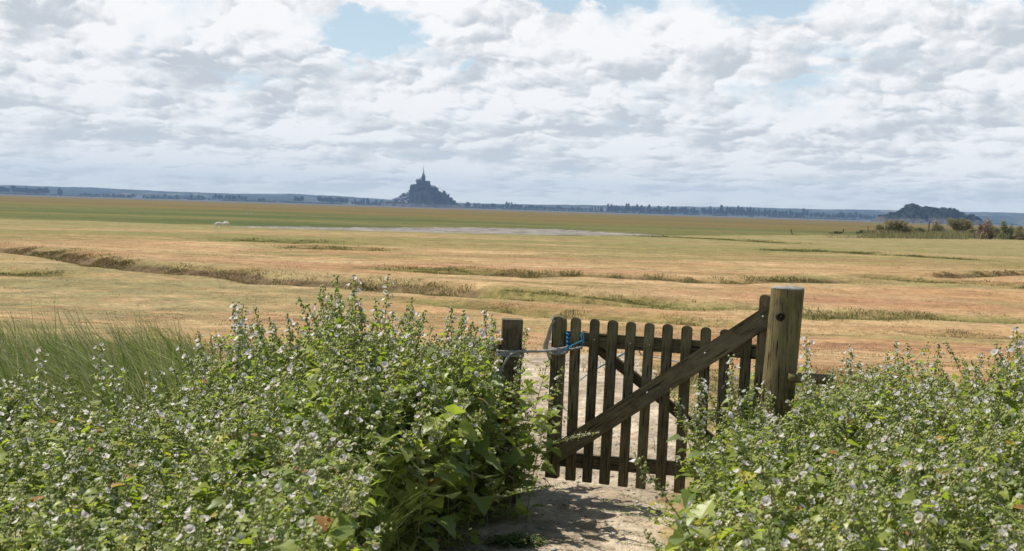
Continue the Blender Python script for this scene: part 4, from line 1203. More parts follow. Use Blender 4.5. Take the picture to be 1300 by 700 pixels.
# rope and twine
ROPE = simple('rope', (0.26, 0.25, 0.23), (0.42, 0.41, 0.38), 90.0, 0.95, bump=0.8, bd=0.002)
BLUE = simple('blue_twine', (0.035, 0.16, 0.27), (0.07, 0.25, 0.36), 60.0, 0.8)
PALEB = simple('pale_blue_twine', (0.22, 0.42, 0.50), (0.35, 0.55, 0.62), 60.0, 0.8)
HEMP = simple('frayed_hemp', (0.50, 0.44, 0.33), (0.66, 0.60, 0.48), 60.0, 0.95, trans=0.3)
def wpath(*pts):
    return [at(x, y, d) for x, y, d in pts]
def smooth_path(pts, m=6):
    pts = [Vector(p) for p in pts]; out = []
    for i in range(len(pts) - 1):
        p0, p1, p2, p3 = pts[max(i - 1, 0)], pts[i], pts[i + 1], pts[min(i + 2, len(pts) - 1)]
        for j in range(m):
            t = j / m
            out.append(0.5 * ((2 * p1) + (p2 - p0) * t + (2 * p0 - 5 * p1 + 4 * p2 - p3) * t * t + (3 * p1 - p0 - 3 * p2 + p3) * t ** 3))
    return out + [pts[-1]]
def cord(mb, pts, r_, m=6, twist=0, n=6):
    pts = smooth_path(pts, m)
    if not twist: mb.tube(pts, r_, n); return
    for s in range(3):
        q = []
        for i, p in enumerate(pts):
            d = (pts[min(i + 1, len(pts) - 1)] - pts[max(i - 1, 0)]).normalized()
            a = Vector((0, 0, 1)) if abs(d.z) < 0.9 else Vector((1, 0, 0))
            u = (a - d * a.dot(d)).normalized(); w = d.cross(u); an = i * twist + s * 2.094
            q.append(p + (u * math.cos(an) + w * math.sin(an)) * r_ * 0.55)
        mb.tube(q, r_ * 0.62, 5)
ropeo = empty('rope', at(668, 447, 7.42)); tag(ropeo, 'pale grey rope looped round the left post and tied to the gate slats', 'rope')
mb = MB(); o0 = ropeo.location
def rel(pts): return [p - o0 for p in pts]
# loop round the post, with a loose turn hanging at its left
cord(mb, rel(wpath((636, 466, 7.36), (634, 478, 7.35), (637, 468, 7.36), (645, 454, 7.37), (655, 447, 7.38), (664, 446, 7.38), (669, 447, 7.39))), 0.0075, 12, 0.9)
for dz in (0.0, 0.014, 0.027):
    c = Vector((lp.location.x, lp.location.y, at(655, 446.5, 7.4).z - dz))
    ring = [c + Vector((sx * 0.076, sy * 0.066, 0.006 * math.sin(sx * 3 + dz * 99))) for sx, sy in ((-1, -1), (0, -1.06), (1, -1), (1.06, 0), (1, 1), (0, 1.06), (-1, 1), (-1.06, 0), (-1, -1))]
    cord(mb, rel(ring), 0.0075, 8, 0.9)
cord(mb, rel(wpath((662, 446.5, 7.385), (680, 446.5, 7.40), (696, 445.5, 7.41), (709, 444, 7.43))), 0.0078, 22, 0.9)
# knot round the stile
for i in range(3):
    y0 = 441.5 + i * 3
    cord(mb, rel(wpath((700.5, y0 + 1, 7.47), (705, y0 + 2, 7.44), (712, y0 + 1.5, 7.43), (719, y0, 7.45), (719.5, y0 - 1, 7.52))), 0.008, 7, 0.9)
cord(mb, rel(wpath((708, 446, 7.43), (713, 449, 7.42), (719, 446, 7.42), (726, 443.5, 7.44), (739, 441, 7.44))), 0.007, 10, 0.9)
mb.build('rope_strand', ROPE, ropeo, smooth=True)
tw_ = empty('twine', at(725, 440, 7.42)); tag(tw_, 'bright blue twine knotted round the first two slats at the latch side of the gate', 'twine')
mb = MB(); o0 = tw_.location
cord(mb, rel(wpath((716, 446, 7.42), (722, 442, 7.42), (730, 437, 7.43), (737, 434, 7.44), (740, 432, 7.45))), 0.0055, 6, 0.9)
cord(mb, rel(wpath((740, 422, 7.45), (741, 432, 7.44), (738, 443, 7.44), (740, 436, 7.44), (738, 426, 7.45), (741, 421, 7.47))), 0.005, 6, 0.9)
for i in range(4):
    yy = 420 + i * 5
    cord(mb, rel(wpath((718, yy, 7.50), (721, yy + 5, 7.46), (725, yy + 2, 7.50), (719, yy + 8, 7.48))), 0.0055, 6, 0.9)
mb.build('twine_strand', BLUE, tw_, smooth=True)
t2 = empty('twine', at(760, 470, 7.7)); tag(t2, 'thin pale blue twine stretched behind the slats of the gate', 'twine')
mb = MB(); o0 = t2.location
cord(mb, rel(wpath((736, 483, 7.62), (748, 474, 7.62), (760, 466, 7.60), (768, 462, 7.58), (794, 447, 7.55))), 0.0035, 6)
cord(mb, rel(wpath((758, 468, 7.60), (775, 459, 7.58), (793, 449, 7.56))), 0.0045, 6)
cord(mb, rel(wpath((808, 426, 7.5), (812, 447, 7.52), (820, 452, 7.54), (845, 456, 7.52), (868, 462, 7.5))), 0.0035, 6)
mb.build('twine_strand', PALEB, t2, smooth=True)
# frayed hank of pale fibres hanging on the stile
fr = empty('rope_tassel', at(700, 412, 7.44)); tag(fr, 'frayed pale tuft of unravelled rope hanging from the left gate stile', 'rope')
mb = MB(); o0 = fr.location
for i in range(46):
    a = random.gauss(0, 1); b_ = random.random()
    cord(mb, rel(wpath((702 + random.uniform(-1, 1), 406 + random.random() * 4, 7.46), (699 + a * 0.8, 416, 7.45), (696 + a * 1.3, 428 + 3 * b_, 7.45), (691 + a * 1.5 + b_ * 5, 438 + 8 * b_, 7.46), (694 + a * 1.5 + 4 * b_, 444 + 14 * b_, 7.46))), 0.0012, 4, 0, 3)
mb.build('fibre', HEMP, fr)
mb = MB(); cord(mb, rel(wpath((703, 401, 7.48), (701, 405, 7.44), (704, 409, 7.44))), 0.006, 6, 0.9); mb.build('rope_end', ROPE, fr)
# ------------------------------------------------------------------ marsh mallows
LEAFC = dict(c1=(0.10, 0.150, 0.012), c2=(0.37, 0.40, 0.055))
def mallow_leaf_mat():
    m, k = new_mat('mallow_leaf')
    a = attr(k, 'rnd'); P = k.n('ShaderNodeTexCoord').outputs['Object']
    g = k.mix(k.mr(a, 0.0, 0.86, smooth=False), LEAFC['c1'], LEAFC['c2'])
    g = k.mix(k.mr(k.noise(P, 60, 3, 0.6), 0.35, 0.7, 0.0, 0.3), g, (0.22, 0.28, 0.07))
    g = k.mix(k.mr(a, 0.955, 0.965), g, (0.50, 0.42, 0.045))
    g = k.mix(k.mr(a, 0.985, 0.992), g, (0.38, 0.17, 0.05))
    # paler downy underside
    bf = k.n('ShaderNodeNewGeometry').outputs['Backfacing']
    g = k.mix(k.m('MULTIPLY', bf, 0.25), g, (0.30, 0.34, 0.17))
    out = k.n('ShaderNodeOutputMaterial'); p = k.n('ShaderNodeBsdfPrincipled')
    k.put(p.inputs['Base Color'], g); k.put(p.inputs['Roughness'], 0.42); k.put(p.inputs['Specular IOR Level'], 0.6)
    k.put(p.inputs['Sheen Weight'], 0.25); k.put(p.inputs['Sheen Roughness'], 0.5)
    t = k.n('ShaderNodeBsdfTranslucent'); k.put(t.inputs[0], k.mix(1.0, g, (1.7, 1.9, 0.6), 'MULTIPLY'))
    x = k.n('ShaderNodeMixShader'); x.inputs[0].default_value = 0.42
    k.nt.links.new(p.outputs[0], x.inputs[1]); k.nt.links.new(t.outputs[0], x.inputs[2]); k.nt.links.new(x.outputs[0], out.inputs[0])
    return m
ML = mallow_leaf_mat()
m, k = new_mat('mallow_stem'); a = attr(k, 'rnd')
MS = finish(m, k, k.mix(a, (0.14, 0.19, 0.05), (0.30, 0.25, 0.13)), 0.8, spec=0.2)
m, k = new_mat('mallow_petal'); a = attr(k, 'rnd')
MF = finish(m, k, k.mix(a, (0.92, 0.91, 0.87), (0.74, 0.55, 0.62)), 0.7, trans=0.55, spec=0.2)
m, k = new_mat('mallow_bud'); a = attr(k, 'rnd')
cc = k.mix(k.mr(a, 0.0, 0.7), (0.20, 0.26, 0.07), (0.46, 0.45, 0.22)); cc = k.mix(k.mr(a, 0.86, 0.9), cc, (0.34, 0.21, 0.13))
MBU = finish(m, k, cc, 0.85, trans=0.15, spec=0.15)

# leaf outline: (along, half width), lobed and toothed
LEAF = [(0.06, 0.20), (0.10, 0.40), (0.30, 0.47), (0.38, 0.36), (0.58, 0.33), (0.70, 0.20), (0.86, 0.12)]
MID = [0.0, 0.33, 0.66]
SUNV = np.array(sdir[:])
class Plant:
    def __init__(s, seed):
        s.g = np.random.default_rng(seed); s.lv, s.lq, s.lt, s.lr = [], [], [], []
        s.fv, s.fq, s.fr = [], [], []; s.bv, s.bt, s.br = [], [], []; s.sv, s.sq, s.sr = [], [], []; s.nl = s.nf = s.nb = s.ns = 0
    def stem(s, pts, r0_, r1_, rnd):
        pts = np.array(pts); n = len(pts); sides = 4
        for i, p in enumerate(pts):
            rr = r0_ + (r1_ - r0_) * i / (n - 1)
            d = pts[min(i + 1, n - 1)] - pts[max(i - 1, 0)]; d = d / np.linalg.norm(d)
            u = np.cross(d, [0.3, 0.9, 0.1]); u /= np.linalg.norm(u); w = np.cross(d, u)
            for j in range(sides):
                q = 2 * math.pi * j / sides; s.sv.append(p + (u * math.cos(q) + w * math.sin(q)) * rr); s.sr.append(rnd)
        for i in range(n - 1):
            for j in range(sides): s.sq.append([s.ns + i * sides + j, s.ns + i * sides + (j + 1) % sides, s.ns + (i + 1) * sides + (j + 1) % sides, s.ns + (i + 1) * sides + j])
        s.ns += n * sides
    def leaf(s, base, d, size, droop, rnd):
        """base point, outward direction, blade length"""
        g = s.g
        d = d / np.linalg.norm(d); side = np.cross(d, [0, 0, 1]); ns_ = np.linalg.norm(side); side = side / ns_ if ns_ > 1e-3 else np.array([1.0, 0, 0])
        side = side + np.array([0, 0, g.normal() * 0.35]); side /= np.linalg.norm(side)
        nrm = np.cross(side, d)
        fold = g.uniform(0.05, 0.45)
        wid = g.uniform(0.85, 1.15)
        def P(u, v):
            a = u * size
            return base + d * a * (1 - 0.12 * u * droop) - np.array([0, 0, 1.0]) * droop * size * 0.45 * u * u + side * v * size * wid + nrm * abs(v) * size * fold + nrm * 0.03 * size * math.sin(9 * u + v * 14)
        mids = [P(u, 0) for u in MID] + [P(1.0, 0)]
        for sg in (1, -1):
            o = s.nl
            pts = mids + [P(u, sg * v) for u, v in LEAF]
            s.lv += pts; s.lr += [rnd] * len(pts); s.nl += len(pts)
            # mid indices 0..3, outline 4..10
            F_ = [(0, 4, 5), (0, 5, 6), (0, 6, 1), (1, 6, 7), (1, 7, 8), (1, 8, 2), (2, 8, 9), (2, 9, 10), (2, 10, 3)]
            for f in F_: s.lt.append([o + i for i in (f if sg > 0 else f[::-1])])
    def flower(s, c, d, size, rnd):
        g = s.g; d = d / np.linalg.norm(d)
        u = np.cross(d, [0.1, 0.2, 0.97]); u /= np.linalg.norm(u); w = np.cross(d, u)
        cup = g.uniform(0.3, 1.3)
        for j in range(5):
            q = 2 * math.pi * (j + g.uniform(-0.05, 0.05)) / 5
            def pt(rr, an, hh): return c + (u * math.cos(q + an) + w * math.sin(q + an)) * rr * size + d * hh * size
            o = s.nf
            s.fv += [pt(0.04, 0, 0), pt(0.46, 0.60, cup * 0.40), pt(0.50, 0.0, cup * 0.42), pt(0.46, -0.60, cup * 0.40), pt(0.25, 0, cup * 0.10)]
            s.fr += [min(1, rnd * 0.4 + 0.6)] + [rnd * 0.3] * 4
            s.fq += [[o, o + 1, o + 2, o + 4], [o, o + 4, o + 2, o + 3]]; s.nf += 5
        s.bud(c + d * size * 0.10, size * 0.10, 0.6)
    def bud(s, c, r_, rnd):
        o = s.nb; g = s.g
        ax = [np.array(v) * r_ for v in ((1, 0, 0), (0, 1, 0), (-1, 0, 0), (0, -1, 0))]
        s.bv += [c + a for a in ax] + [c + np.array([0, 0, 1.3 * r_]), c - np.array([0, 0, r_])]
        s.br += [rnd] * 6
        for i in range(4): s.bt += [[o + i, o + (i + 1) % 4, o + 4], [o + (i + 1) % 4, o + i, o + 5]]
        s.nb += 6
    def shoot(s, base, H, lean, laz, leafsize=0.07, flo=1.0, branches=3, bare=0.0, top=1.0, depth=0, gap=None):
        g = s.g; n = 9
        la = np.array([math.cos(laz), math.sin(laz), 0.0])
        wob = g.normal(size=2) * 0.03
        def C(t): return base + np.array([0, 0, 1.0]) * H * t * (1 - 0.35 * lean * t) + la * H * lean * (0.35 * t + 0.65 * t * t) + np.array([wob[0], wob[1], 0]) * math.sin(t * 5) * H
        s.stem([C(t) for t in np.linspace(0, 1, n)], (0.0045 if depth == 0 else 0.0028) * (H ** 0.5), 0.0012, g.uniform(0, 1))
        gap = gap or (0.030 if depth == 0 else 0.034)
        m = int(H / gap); az = g.random() * 6.28
        for i in range(m):
            t = (i + g.random() * 0.5) / m
            if t < bare: continue
            az += 2.39996 + g.normal() * 0.35
            p = C(t); out = np.array([math.cos(az), math.sin(az), 0.0])
            env = (0.55 + 0.9 * math.sin(math.pi * min(1, max(0, t * 0.9 + 0.12)) ** 0.9)) if depth == 0 else 0.8
            ls = leafsize * env * g.uniform(0.65, 1.2) * (1 if t < 0.6 else max(0.30, 1 - (t - 0.6) * 1.7))
            pet = ls * g.uniform(0.3, 0.75)
            d = out + np.array([0, 0, g.uniform(-0.15, 0.55)])
            if g.random() < (0.92 if t < 0.8 else 0.6):
                q = p + (out + np.array([0, 0, 0.4])) * pet
                s.stem([p, q], 0.0011, 0.0009, 0.3)
                s.leaf(q, d + g.normal(size=3) * 0.25, ls, g.uniform(0.2, 1.3), g.random())
            if t > 0.42:
                fl = (t - 0.42) / 0.58
                nb_ = g.poisson((0.3 + 1.3 * fl) if depth == 0 else 0.25)
                for _ in range(nb_):
                    c = p + (out * g.uniform(0.004, 0.02) + g.normal(size=3) * 0.007)
                    s.bud(c, g.uniform(0.0025, 0.0055), g.random() * (0.72 if g.random() < 0.8 else 1.0))
                if g.random() < 0.42 * flo * (0.4 + fl):
                    fd = out * 0.8 + SUNV * 1.1 + g.normal(size=3) * 0.2
                    s.flower(p + out * g.uniform(0.012, 0.03), fd, g.uniform(0.020, 0.031), g.random() ** 3)
        if top:
            for i in range(34 if depth == 0 else 7):
                t = 0.80 + 0.21 * i / 34
                s.bud(C(t) + g.normal(size=3) * 0.008 * (1.25 - t) * 4, g.uniform(0.0035, 0.0075), g.random() * 0.9)
            for i in range(9 if depth == 0 else 4):
                t = 0.72 + 0.27 * i / 9; a = i * 2.4
                s.leaf(C(t), np.array([math.cos(a), math.sin(a), 0.6]), g.uniform(0.018, 0.034), 0.5, g.random() * 0.9)
        for _ in range(branches):
            t = g.uniform(0.22, 0.72); a = g.random() * 6.28
            s.shoot(C(t), H * g.uniform(0.16, 0.34), g.uniform(0.35, 0.8), a, leafsize * 0.8, flo * 1.1, 0, 0.12, 1, 1)
    def meshes(s, tagn):
        out = {}
        out['stem'] = np_mesh('stem', s.sv, None, s.sq, {'rnd': s.sr}, True); out['stem'].materials.append(MS)
        out['foliage'] = np_mesh('foliage', s.lv, s.lt, None, {'rnd': s.lr}); out['foliage'].materials.append(ML)
        if s.nf: out['blossom'] = np_mesh('blossom', s.fv, None, s.fq, {'rnd': s.fr}); out['blossom'].materials.append(MF)
        if s.nb: out['bud'] = np_mesh('bud', s.bv, s.bt, None, {'rnd': s.br}); out['bud'].materials.append(MBU)
        return out
def proto_clump(seed, H=1.0, stems=4, lean=0.12, spread=0.10, **kw):
    p = Plant(seed); g = p.g
    for i in range(stems):
        a = g.random() * 6.28; q = spread * g.random() ** 0.5
        p.shoot(np.array([math.cos(a) * q, math.sin(a) * q, -0.03]), H * g.uniform(0.72, 1.0) if i else H, lean * g.uniform(0.3, 1.6), g.random() * 6.28, **kw)
    return p.meshes(seed)
P_TALL = [proto_clump(200 + i, 1.0, 4, 0.14, 0.11, leafsize=0.088, branches=3, flo=0.9) for i in range(4)]
P_BUSH = [proto_clump(220 + i, 1.0, 5, 0.26, 0.14, leafsize=0.084, branches=4, flo=1.0) for i in range(4)]
P_FLOR = [proto_clump(240 + i, 1.0, 5, 0.22, 0.14, leafsize=0.080, branches=4, flo=1.3) for i in range(4)]
P_LEAFY = [proto_clump(260 + i, 1.0, 4, 0.20, 0.14, leafsize=0.088, branches=3, flo=0.35) for i in range(3)]
P_SPIKE = [proto_clump(280 + i, 1.0, 2, 0.05, 0.04, leafsize=0.062, branches=3, flo=1.6, gap=0.018) for i in range(2)]
def sprawl_proto(seed):
    p = Plant(seed)
    for i in range(3): p.shoot(np.array([0, 0.02 * i, 0.0]), 1.0, 0.95 + 0.12 * i, -0.1 + 0.22 * i, leafsize=0.055, flo=1.4, branches=3)
    return p.meshes(seed)
P_SPR = [sprawl_proto(300), sprawl_proto(301)]
N_PLANTS = 0
def mallow(x, y, h, proto, label, group, rz=None, sxy=None, lean=(0, 0), z=None):
    global N_PLANTS
    r_ = empty('marsh_mallow', (x, y, gz1(x, y) if z is None else z), random.random() * 6.28 if rz is None else rz)
    sx = (sxy if sxy else (0.55 + 0.5 * h) * random.uniform(0.9, 1.1))
    r_.scale = (sx, sx, h)
    if lean != (0, 0): r_.rotation_euler = (lean[0], lean[1], 0)
    tag(r_, label, 'plant', group)
    for nm, me in proto.items():
        o = link(nm, me, None, r_)
        if nm == 'bud': o['kind'] = 'stuff'
    N_PLANTS += 1
    return r_
def tip_height(px, py, y):
    """height a plant at distance y must have for its tip to be seen at (px, py)"""
    p = at(px, py, y)
    return p.x, p.z - gz1(p.x, y)
# rows of the thicket on the left: upper outline of the canopy (px -> row of the picture)
SL = [(-60, 468), (0, 440), (40, 436), (100, 440), (150, 428), (200, 430), (250, 418), (280, 388), (300, 376), (330, 386), (360, 362), (400, 362), (430, 338), (465, 330), (490, 350), (515, 372), (545, 364),
      (570, 366), (600, 376), (625, 380), (645, 392), (660, 440), (685, 500), (700, 545)]
SR_ = [(835, 585), (850, 555), (870, 515), (900, 468), (940, 440), (985, 440), (1010, 438), (1040, 446), (1070, 438), (1100, 430), (1150, 434), (1180, 424), (1230, 422), (1260, 414), (1280, 406), (1340, 396), (1500, 392)]
def jit_rows(d0, d1, step):
    d = d0
    while d < d1:
        yield d; d += step * (d / 5.0)
GL, GR = 'marsh mallows in the thicket left of the gate', 'marsh mallows in the thicket right of the gate'
LL = 'leafy marsh mallow with small whitish flowers in the dense thicket left of the gate'
LR = 'leafy marsh mallow with small whitish flowers in the dense thicket right of the gate'
LT = 'scattered flowering marsh mallow among the long wind-blown grass at far left'
rp = random.Random(5)
def thicket(outline, pxmin, pxmax, d0, d1, step, label, group, side):
    xs = [p[0] for p in outline]; ys = [p[1] for p in outline]
    for d in jit_rows(d0, d1, step):
        sp = 0.29 * F / d * (0.78 if d < 6 else 0.86)
        px = pxmin - 30 + rp.random() * sp
        while px < pxmax + 40:
            pxx = px + rp.uniform(-0.25, 0.25) * sp; dd = d + rp.uniform(-0.5, 0.5) * step * d / 5
            px += sp
            # keep off the path, seen from above
            gx = (pxx - 650) / F * dd
            lim_l = np.interp(dd, [2.5, 4.5, 5.6, 6.3, 7.0, 7.4, 8.5], [-0.75, -0.80, -0.60, -0.38, -0.03, 0.045, 0.06])
            lim_r = np.interp(dd, [2.5, 4.0, 5.0, 6.0, 6.6, 7.0, 7.5, 9], [0.74, 0.79, 0.88, 0.98, 1.04, 1.22, 1.68, 2.0])
            if side < 0 and gx > lim_l: continue
            if side > 0 and gx < lim_r: continue
            if side < 0 and pxx < 245 and dd > 6.7: continue      # the long grass stands there
            top = np.interp(pxx, xs, ys)
            # foreground plants are lower in the picture
            fall = np.interp(dd, [3.0, 4.0, 5.0, 6.0, 6.8], [205, 130, 72, 28, 0]) if side < 0 else np.interp(dd, [3.0, 4.0, 5.0, 6.0, 7.0], [150, 88, 52, 20, 0])
            x, h = tip_height(pxx, top + fall + abs(rp.gauss(0, 1)) * (14 if side < 0 else 9) - 2, dd)
            hmax = rp.uniform(1.15, 1.5) if dd > 6 else rp.uniform(0.95, 1.3)
            if side < 0 and 395 < pxx < 500 and dd > 6.2: hmax = 1.7
            h = min(h, hmax)
            if h < 0.25: continue
            if side > 0: pool = P_FLOR * 3 + P_BUSH * 2 + P_LEAFY
            elif dd < 5.2: pool = P_LEAFY * 3 + P_FLOR + P_BUSH * 2
            elif pxx < 300: pool = P_FLOR * 2 + P_BUSH
            else: pool = P_BUSH * 3 + P_TALL * 2 + P_LEAFY
            lb = label
            if side < 0 and pxx < 150 and dd > 5.4: lb = LT
            mallow(x, dd, h, rp.choice(pool), lb, group)
thicket(SL, -60, 700, 3.5, 8.3, 0.36, LL, GL, -1)
thicket(SR_, 790, 1360, 3.5, 8.4, 0.36, LR, GR, 1)
print('thicket plants', N_PLANTS)
# single plants one can point to
def single(px, py, d, proto, label, **kw):
    x, h = tip_height(px, py, d); return mallow(x, d, h, proto, label, None, **kw)
single(290, 371, 6.9, P_SPIKE[0], 'tall dark unbranched mallow spike standing alone above the left thicket, against the dry ground')
single(303, 378, 7.0, P_SPIKE[1], 'slightly shorter mallow spike just right of the lone dark spike')
single(434, 338, 7.2, P_TALL[0], 'tall slender mallow left of the very tallest one, both rising above the left thicket')
single(459, 331, 7.1, P_SPIKE[0], 'tallest mallow of all, its tip rising highest out of the left thicket')
single(476, 340, 7.2, P_SPIKE[1], 'tall mallow just right of the tallest one in the left thicket')
single(366, 366, 7.2, P_TALL[2], 'white-flowered mallow tip between the lone dark spike and the tallest mallow')
single(560, 372, 7.3, P_TALL[1], 'upright mallow rising above the thicket midway between the tallest mallow and the left post')
single(600, 380, 7.4, P_TALL[3], 'upright mallow with white tip flowers just left of the left post')
single(632, 386, 7.4, P_SPIKE[1], 'thin mallow tip touching the left side of the square post')
single(1019, 410, 6.5, P_SPIKE[0], 'single mallow spike with white flowers in front of the right edge of the round post')
single(958, 446, 6.3, P_SPIKE[1], 'mallow spike with white flowers in front of the gate, left of the round post')
single(908, 466, 6.2, P_SPIKE[0], 'flowering mallow stem reaching up before the lower end of the gate slats')
single(1102, 432, 7.0, P_SPIKE[1], 'thin flowering mallow tip above the right thicket, nearest right of the rail end')
single(1190, 420, 7.0, P_TALL[1], 'mallow tip rising above the middle of the right thicket')
single(1272, 400, 6.2, P_TALL[2], 'tall mallow standing highest at the right edge of the picture')
single(1296, 396, 6.4, P_SPIKE[0], 'mallow spike cut by the right edge of the picture')
single(140, 422, 6.5, P_SPIKE[1], 'pale flower spike rising out of the long grass at left, leaning left')
single(36, 428, 6.2, P_SPIKE[0], 'lone white-flowered mallow tip in the long grass at the far left edge')
for i_, (px_s, py_s, d_s) in enumerate(((418, 362, 6.9), (445, 352, 6.8), (452, 344, 7.3), (470, 352, 6.9), (488, 366, 7.0), (505, 384, 6.8), (582, 380, 7.0), (645, 425, 7.0))):
    x_, h_s = tip_height(px_s, py_s, d_s); mallow(x_, d_s, h_s, (P_TALL + P_BUSH)[i_ % 8], LL, GL)
# stems sprawling over the path
s_ = mallow(-0.10, 6.95, 0.62, P_SPR[0], 'flowering mallow stem sprawling from the left thicket across the foot of the gate', None, rz=0.15, sxy=0.62, z=gz1(0, 7) + 0.12)
s_ = mallow(-0.30, 6.45, 0.50, P_SPR[1], 'low mallow stem arching out over the path from the left thicket', None, rz=-0.1, sxy=0.55)
s_ = mallow(1.10, 6.35, 0.50, P_SPR[1], 'low mallow stem reaching left over the path from the right thicket', None, rz=3.0, sxy=0.52)
s_ = mallow(1.02, 5.75, 0.42, P_SPR[0], 'flowering mallow stem lying over the path edge at the bottom right', None, rz=3.3, sxy=0.45)
print('plants', N_PLANTS)

# ------------------------------------------------------------------ long wind-blown grass at left
GM = leaf_mat('long_grass', (0.13, 0.19, 0.03), (0.40, 0.44, 0.12), (0.62, 0.57, 0.33), 0.42, 0.28)
g = np.random.default_rng(21)
nc = 520                                     # tussocks
cpx = g.uniform(-170, 300, nc); cd = g.uniform(6.5, 12.5, nc)
per = 30; n = nc * per
px = np.repeat(cpx, per); d = np.repeat(cd, per)
x = (px - 650) / F * d + g.normal(size=n) * 0.10; d = d + g.normal(size=n) * 0.10
zb_ = gz(x, d)
topv = np.interp(px, [-160, 0, 60, 110, 150, 180, 230, 262, 285], [388, 394, 396, 404, 414, 410, 396, 402, 440])
hv = np.array([at(a_, b_, c_).z for a_, b_, c_ in zip(px, topv, d)]) - zb_
h = np.clip(hv, 0.2, 0.95) * np.repeat(g.uniform(0.55, 1.08, nc), per) * g.uniform(0.5, 1.1, n)
tl = np.repeat(g.uniform(0.25, 0.95, nc), per) + g.normal(size=n) * 0.18
P = np.stack([x, d, zb_ - 0.02], -1)
V, T, Q = blades(P, h * 1.15, 0.0095 * g.uniform(0.5, 1.6, n), np.clip(tl, 0.05, 1.2), 22, 0.35, math.pi, 1.5)
o = link('long_grass', np_mesh('long_grass', V, T, Q, {'rnd': np.repeat(g.random(n), 5)}), GM)
tag(o, 'long green grass blown over by the wind at the left, behind the mallows', 'grass', kind='stuff')
# dry flowering stalks standing in the long grass
n = 170
px = g.uniform(-150, 280, n); d = g.uniform(6.8, 11.5, n); x = (px - 650) / F * d; zb_ = gz(x, d)
topv = np.interp(px, [-160, 0, 110, 180, 285], [392, 398, 406, 410, 420])
h = np.clip(np.array([at(a_, b_, c_).z for a_, b_, c_ in zip(px, topv, d)]) - zb_, 0.3, 1.0) * g.uniform(0.75, 1.1, n)
lv = np.stack([-g.uniform(0.15, 0.5, n), g.normal(size=n) * 0.1, np.zeros(n)], -1) * h[:, None]
b0 = np.stack([x, d, zb_], -1); tp = b0 + lv + np.array([0, 0, 1.0]) * h[:, None]; m1 = b0 + lv * 0.3 + np.array([0, 0, 0.62]) * h[:, None]
w0 = np.array([0.0015, 0, 0]); w1 = np.array([0.0032, 0, 0]); e1 = m1 + (tp - m1) * 0.62
V = np.stack([b0 - w0, b0 + w0, m1 - w0, m1 + w0, e1 - w0, e1 + w0, e1 + (tp - e1) * 0.4 - w1, e1 + (tp - e1) * 0.4 + w1, tp - w0, tp + w0], 1).reshape(-1, 3)
o_ = np.arange(n)[:, None] * 10
Q = np.concatenate([o_ + np.array([[k_, k_ + 1, k_ + 3, k_ + 2]]) for k_ in (0, 2, 4, 6)])
o = link('dry_grass', np_mesh('dry_grass', V, None, Q, {'rnd': np.repeat(g.random(n), 10)}), leaf_mat('dry_stalk', (0.30, 0.25, 0.12), (0.55, 0.47, 0.28), None, 0.3))
tag(o, 'dry straw coloured seed stalks standing among the long green grass at left', 'grass', kind='stuff')
# bright tuft in the left thicket
n = 900; a = g.random(n) * 6.28; rr = 0.16 * g.random(n) ** 0.5
c = at(440, 660, 5.35); x = c.x + np.cos(a) * rr; y = 5.35 + np.sin(a) * rr
hh = (at(440, 585, 5.35).z - gz1(c.x, 5.35)) * g.uniform(0.5, 1.1, n)
V, T, Q = blades(np.stack([x, y, gz(x, y)], -1), hh, 0.005 * g.uniform(0.6, 1.4, n), g.uniform(0.05, 0.6, n), 24, 0.3)
GB = leaf_mat('tuft_grass', (0.12, 0.18, 0.03), (0.23, 0.28, 0.07), None, 0.4, 0.4)
o = link('grass_tuft', np_mesh('grass_tuft', V, T, Q, {'rnd': np.repeat(g.random(n), 5)}), GB)
tag(o, 'bright green tuft of upright grass inside the left thicket near the bottom', 'grass tuft')

# ------------------------------------------------------------------ low herbs at the path edge and under the thicket
def herb_field(name, label, n, sampler, size, mat, seed, hscale=0.12):
    g = np.random.default_rng(seed)
    x, y = sampler(g, n); n = len(x)
    z = gz(x, y) + g.random(n) ** 1.5 * hscale
    C = np.stack([x, y, z], -1)
    az = g.random(n) * 6.283; tilt = g.uniform(-0.2, 0.7, n)
    D = np.stack([np.cos(az), np.sin(az), tilt], -1); D /= np.linalg.norm(D, axis=1)[:, None]
    S = np.stack([-np.sin(az), np.cos(az), g.normal(size=n) * 0.3], -1)
    s = size * (0.5 + g.random(n))[:, None]
    V = np.stack([C, C + D * s * 0.5 + S * s * 0.3, C + D * s, C + D * s * 0.5 - S * s * 0.3], 1).reshape(-1, 3)
    o = link(name, np_mesh(name, V, None, np.arange(4 * n).reshape(-1, 4), {'rnd': np.repeat(g.random(n), 4)}), mat)
    tag(o, label, 'ground cover', kind='stuff')
HM2 = leaf_mat('herb_leaf', (0.055, 0.10, 0.020), (0.14, 0.19, 0.045), (0.28, 0.24, 0.10), 0.3, 0.6)
def near_path(g, n):
    y = g.uniform(3.0, 8.8, n); x = g.uniform(-3.6, 3.6, n)
    lim_l = np.interp(y, [3, 5.6, 6.2, 6.6, 7.4, 9], [-0.55, -0.42, -0.12, -0.22, 0.05, 0.2]); lim_r = np.interp(y, [3, 5, 6, 7, 9], [0.65, 0.78, 0.92, 1.15, 1.7])
    e = 0.35 * (fbm(x * 3, y * 3, 1.0) - 0.5)
    ok = ((x < lim_l + e) | (x > lim_r + e)) & (fbm(x * 2.5, y * 2.5, 9.0) > 0.33)
    return x[ok], y[ok]
herb_field('low_herbs', 'low green weeds and seedlings along both edges of the path', 60000, near_path, 0.028, HM2, 31, 0.16)
def tuft_patch(cx, cy, rx, ry):
    def f(g, n):
        a = g.random(n) * 6.28; r_ = g.random(n) ** 0.6
        return cx + np.cos(a) * r_ * rx, cy + np.sin(a) * r_ * ry
    return f
p = gnd(655, 690, gz1(0, 6.4))
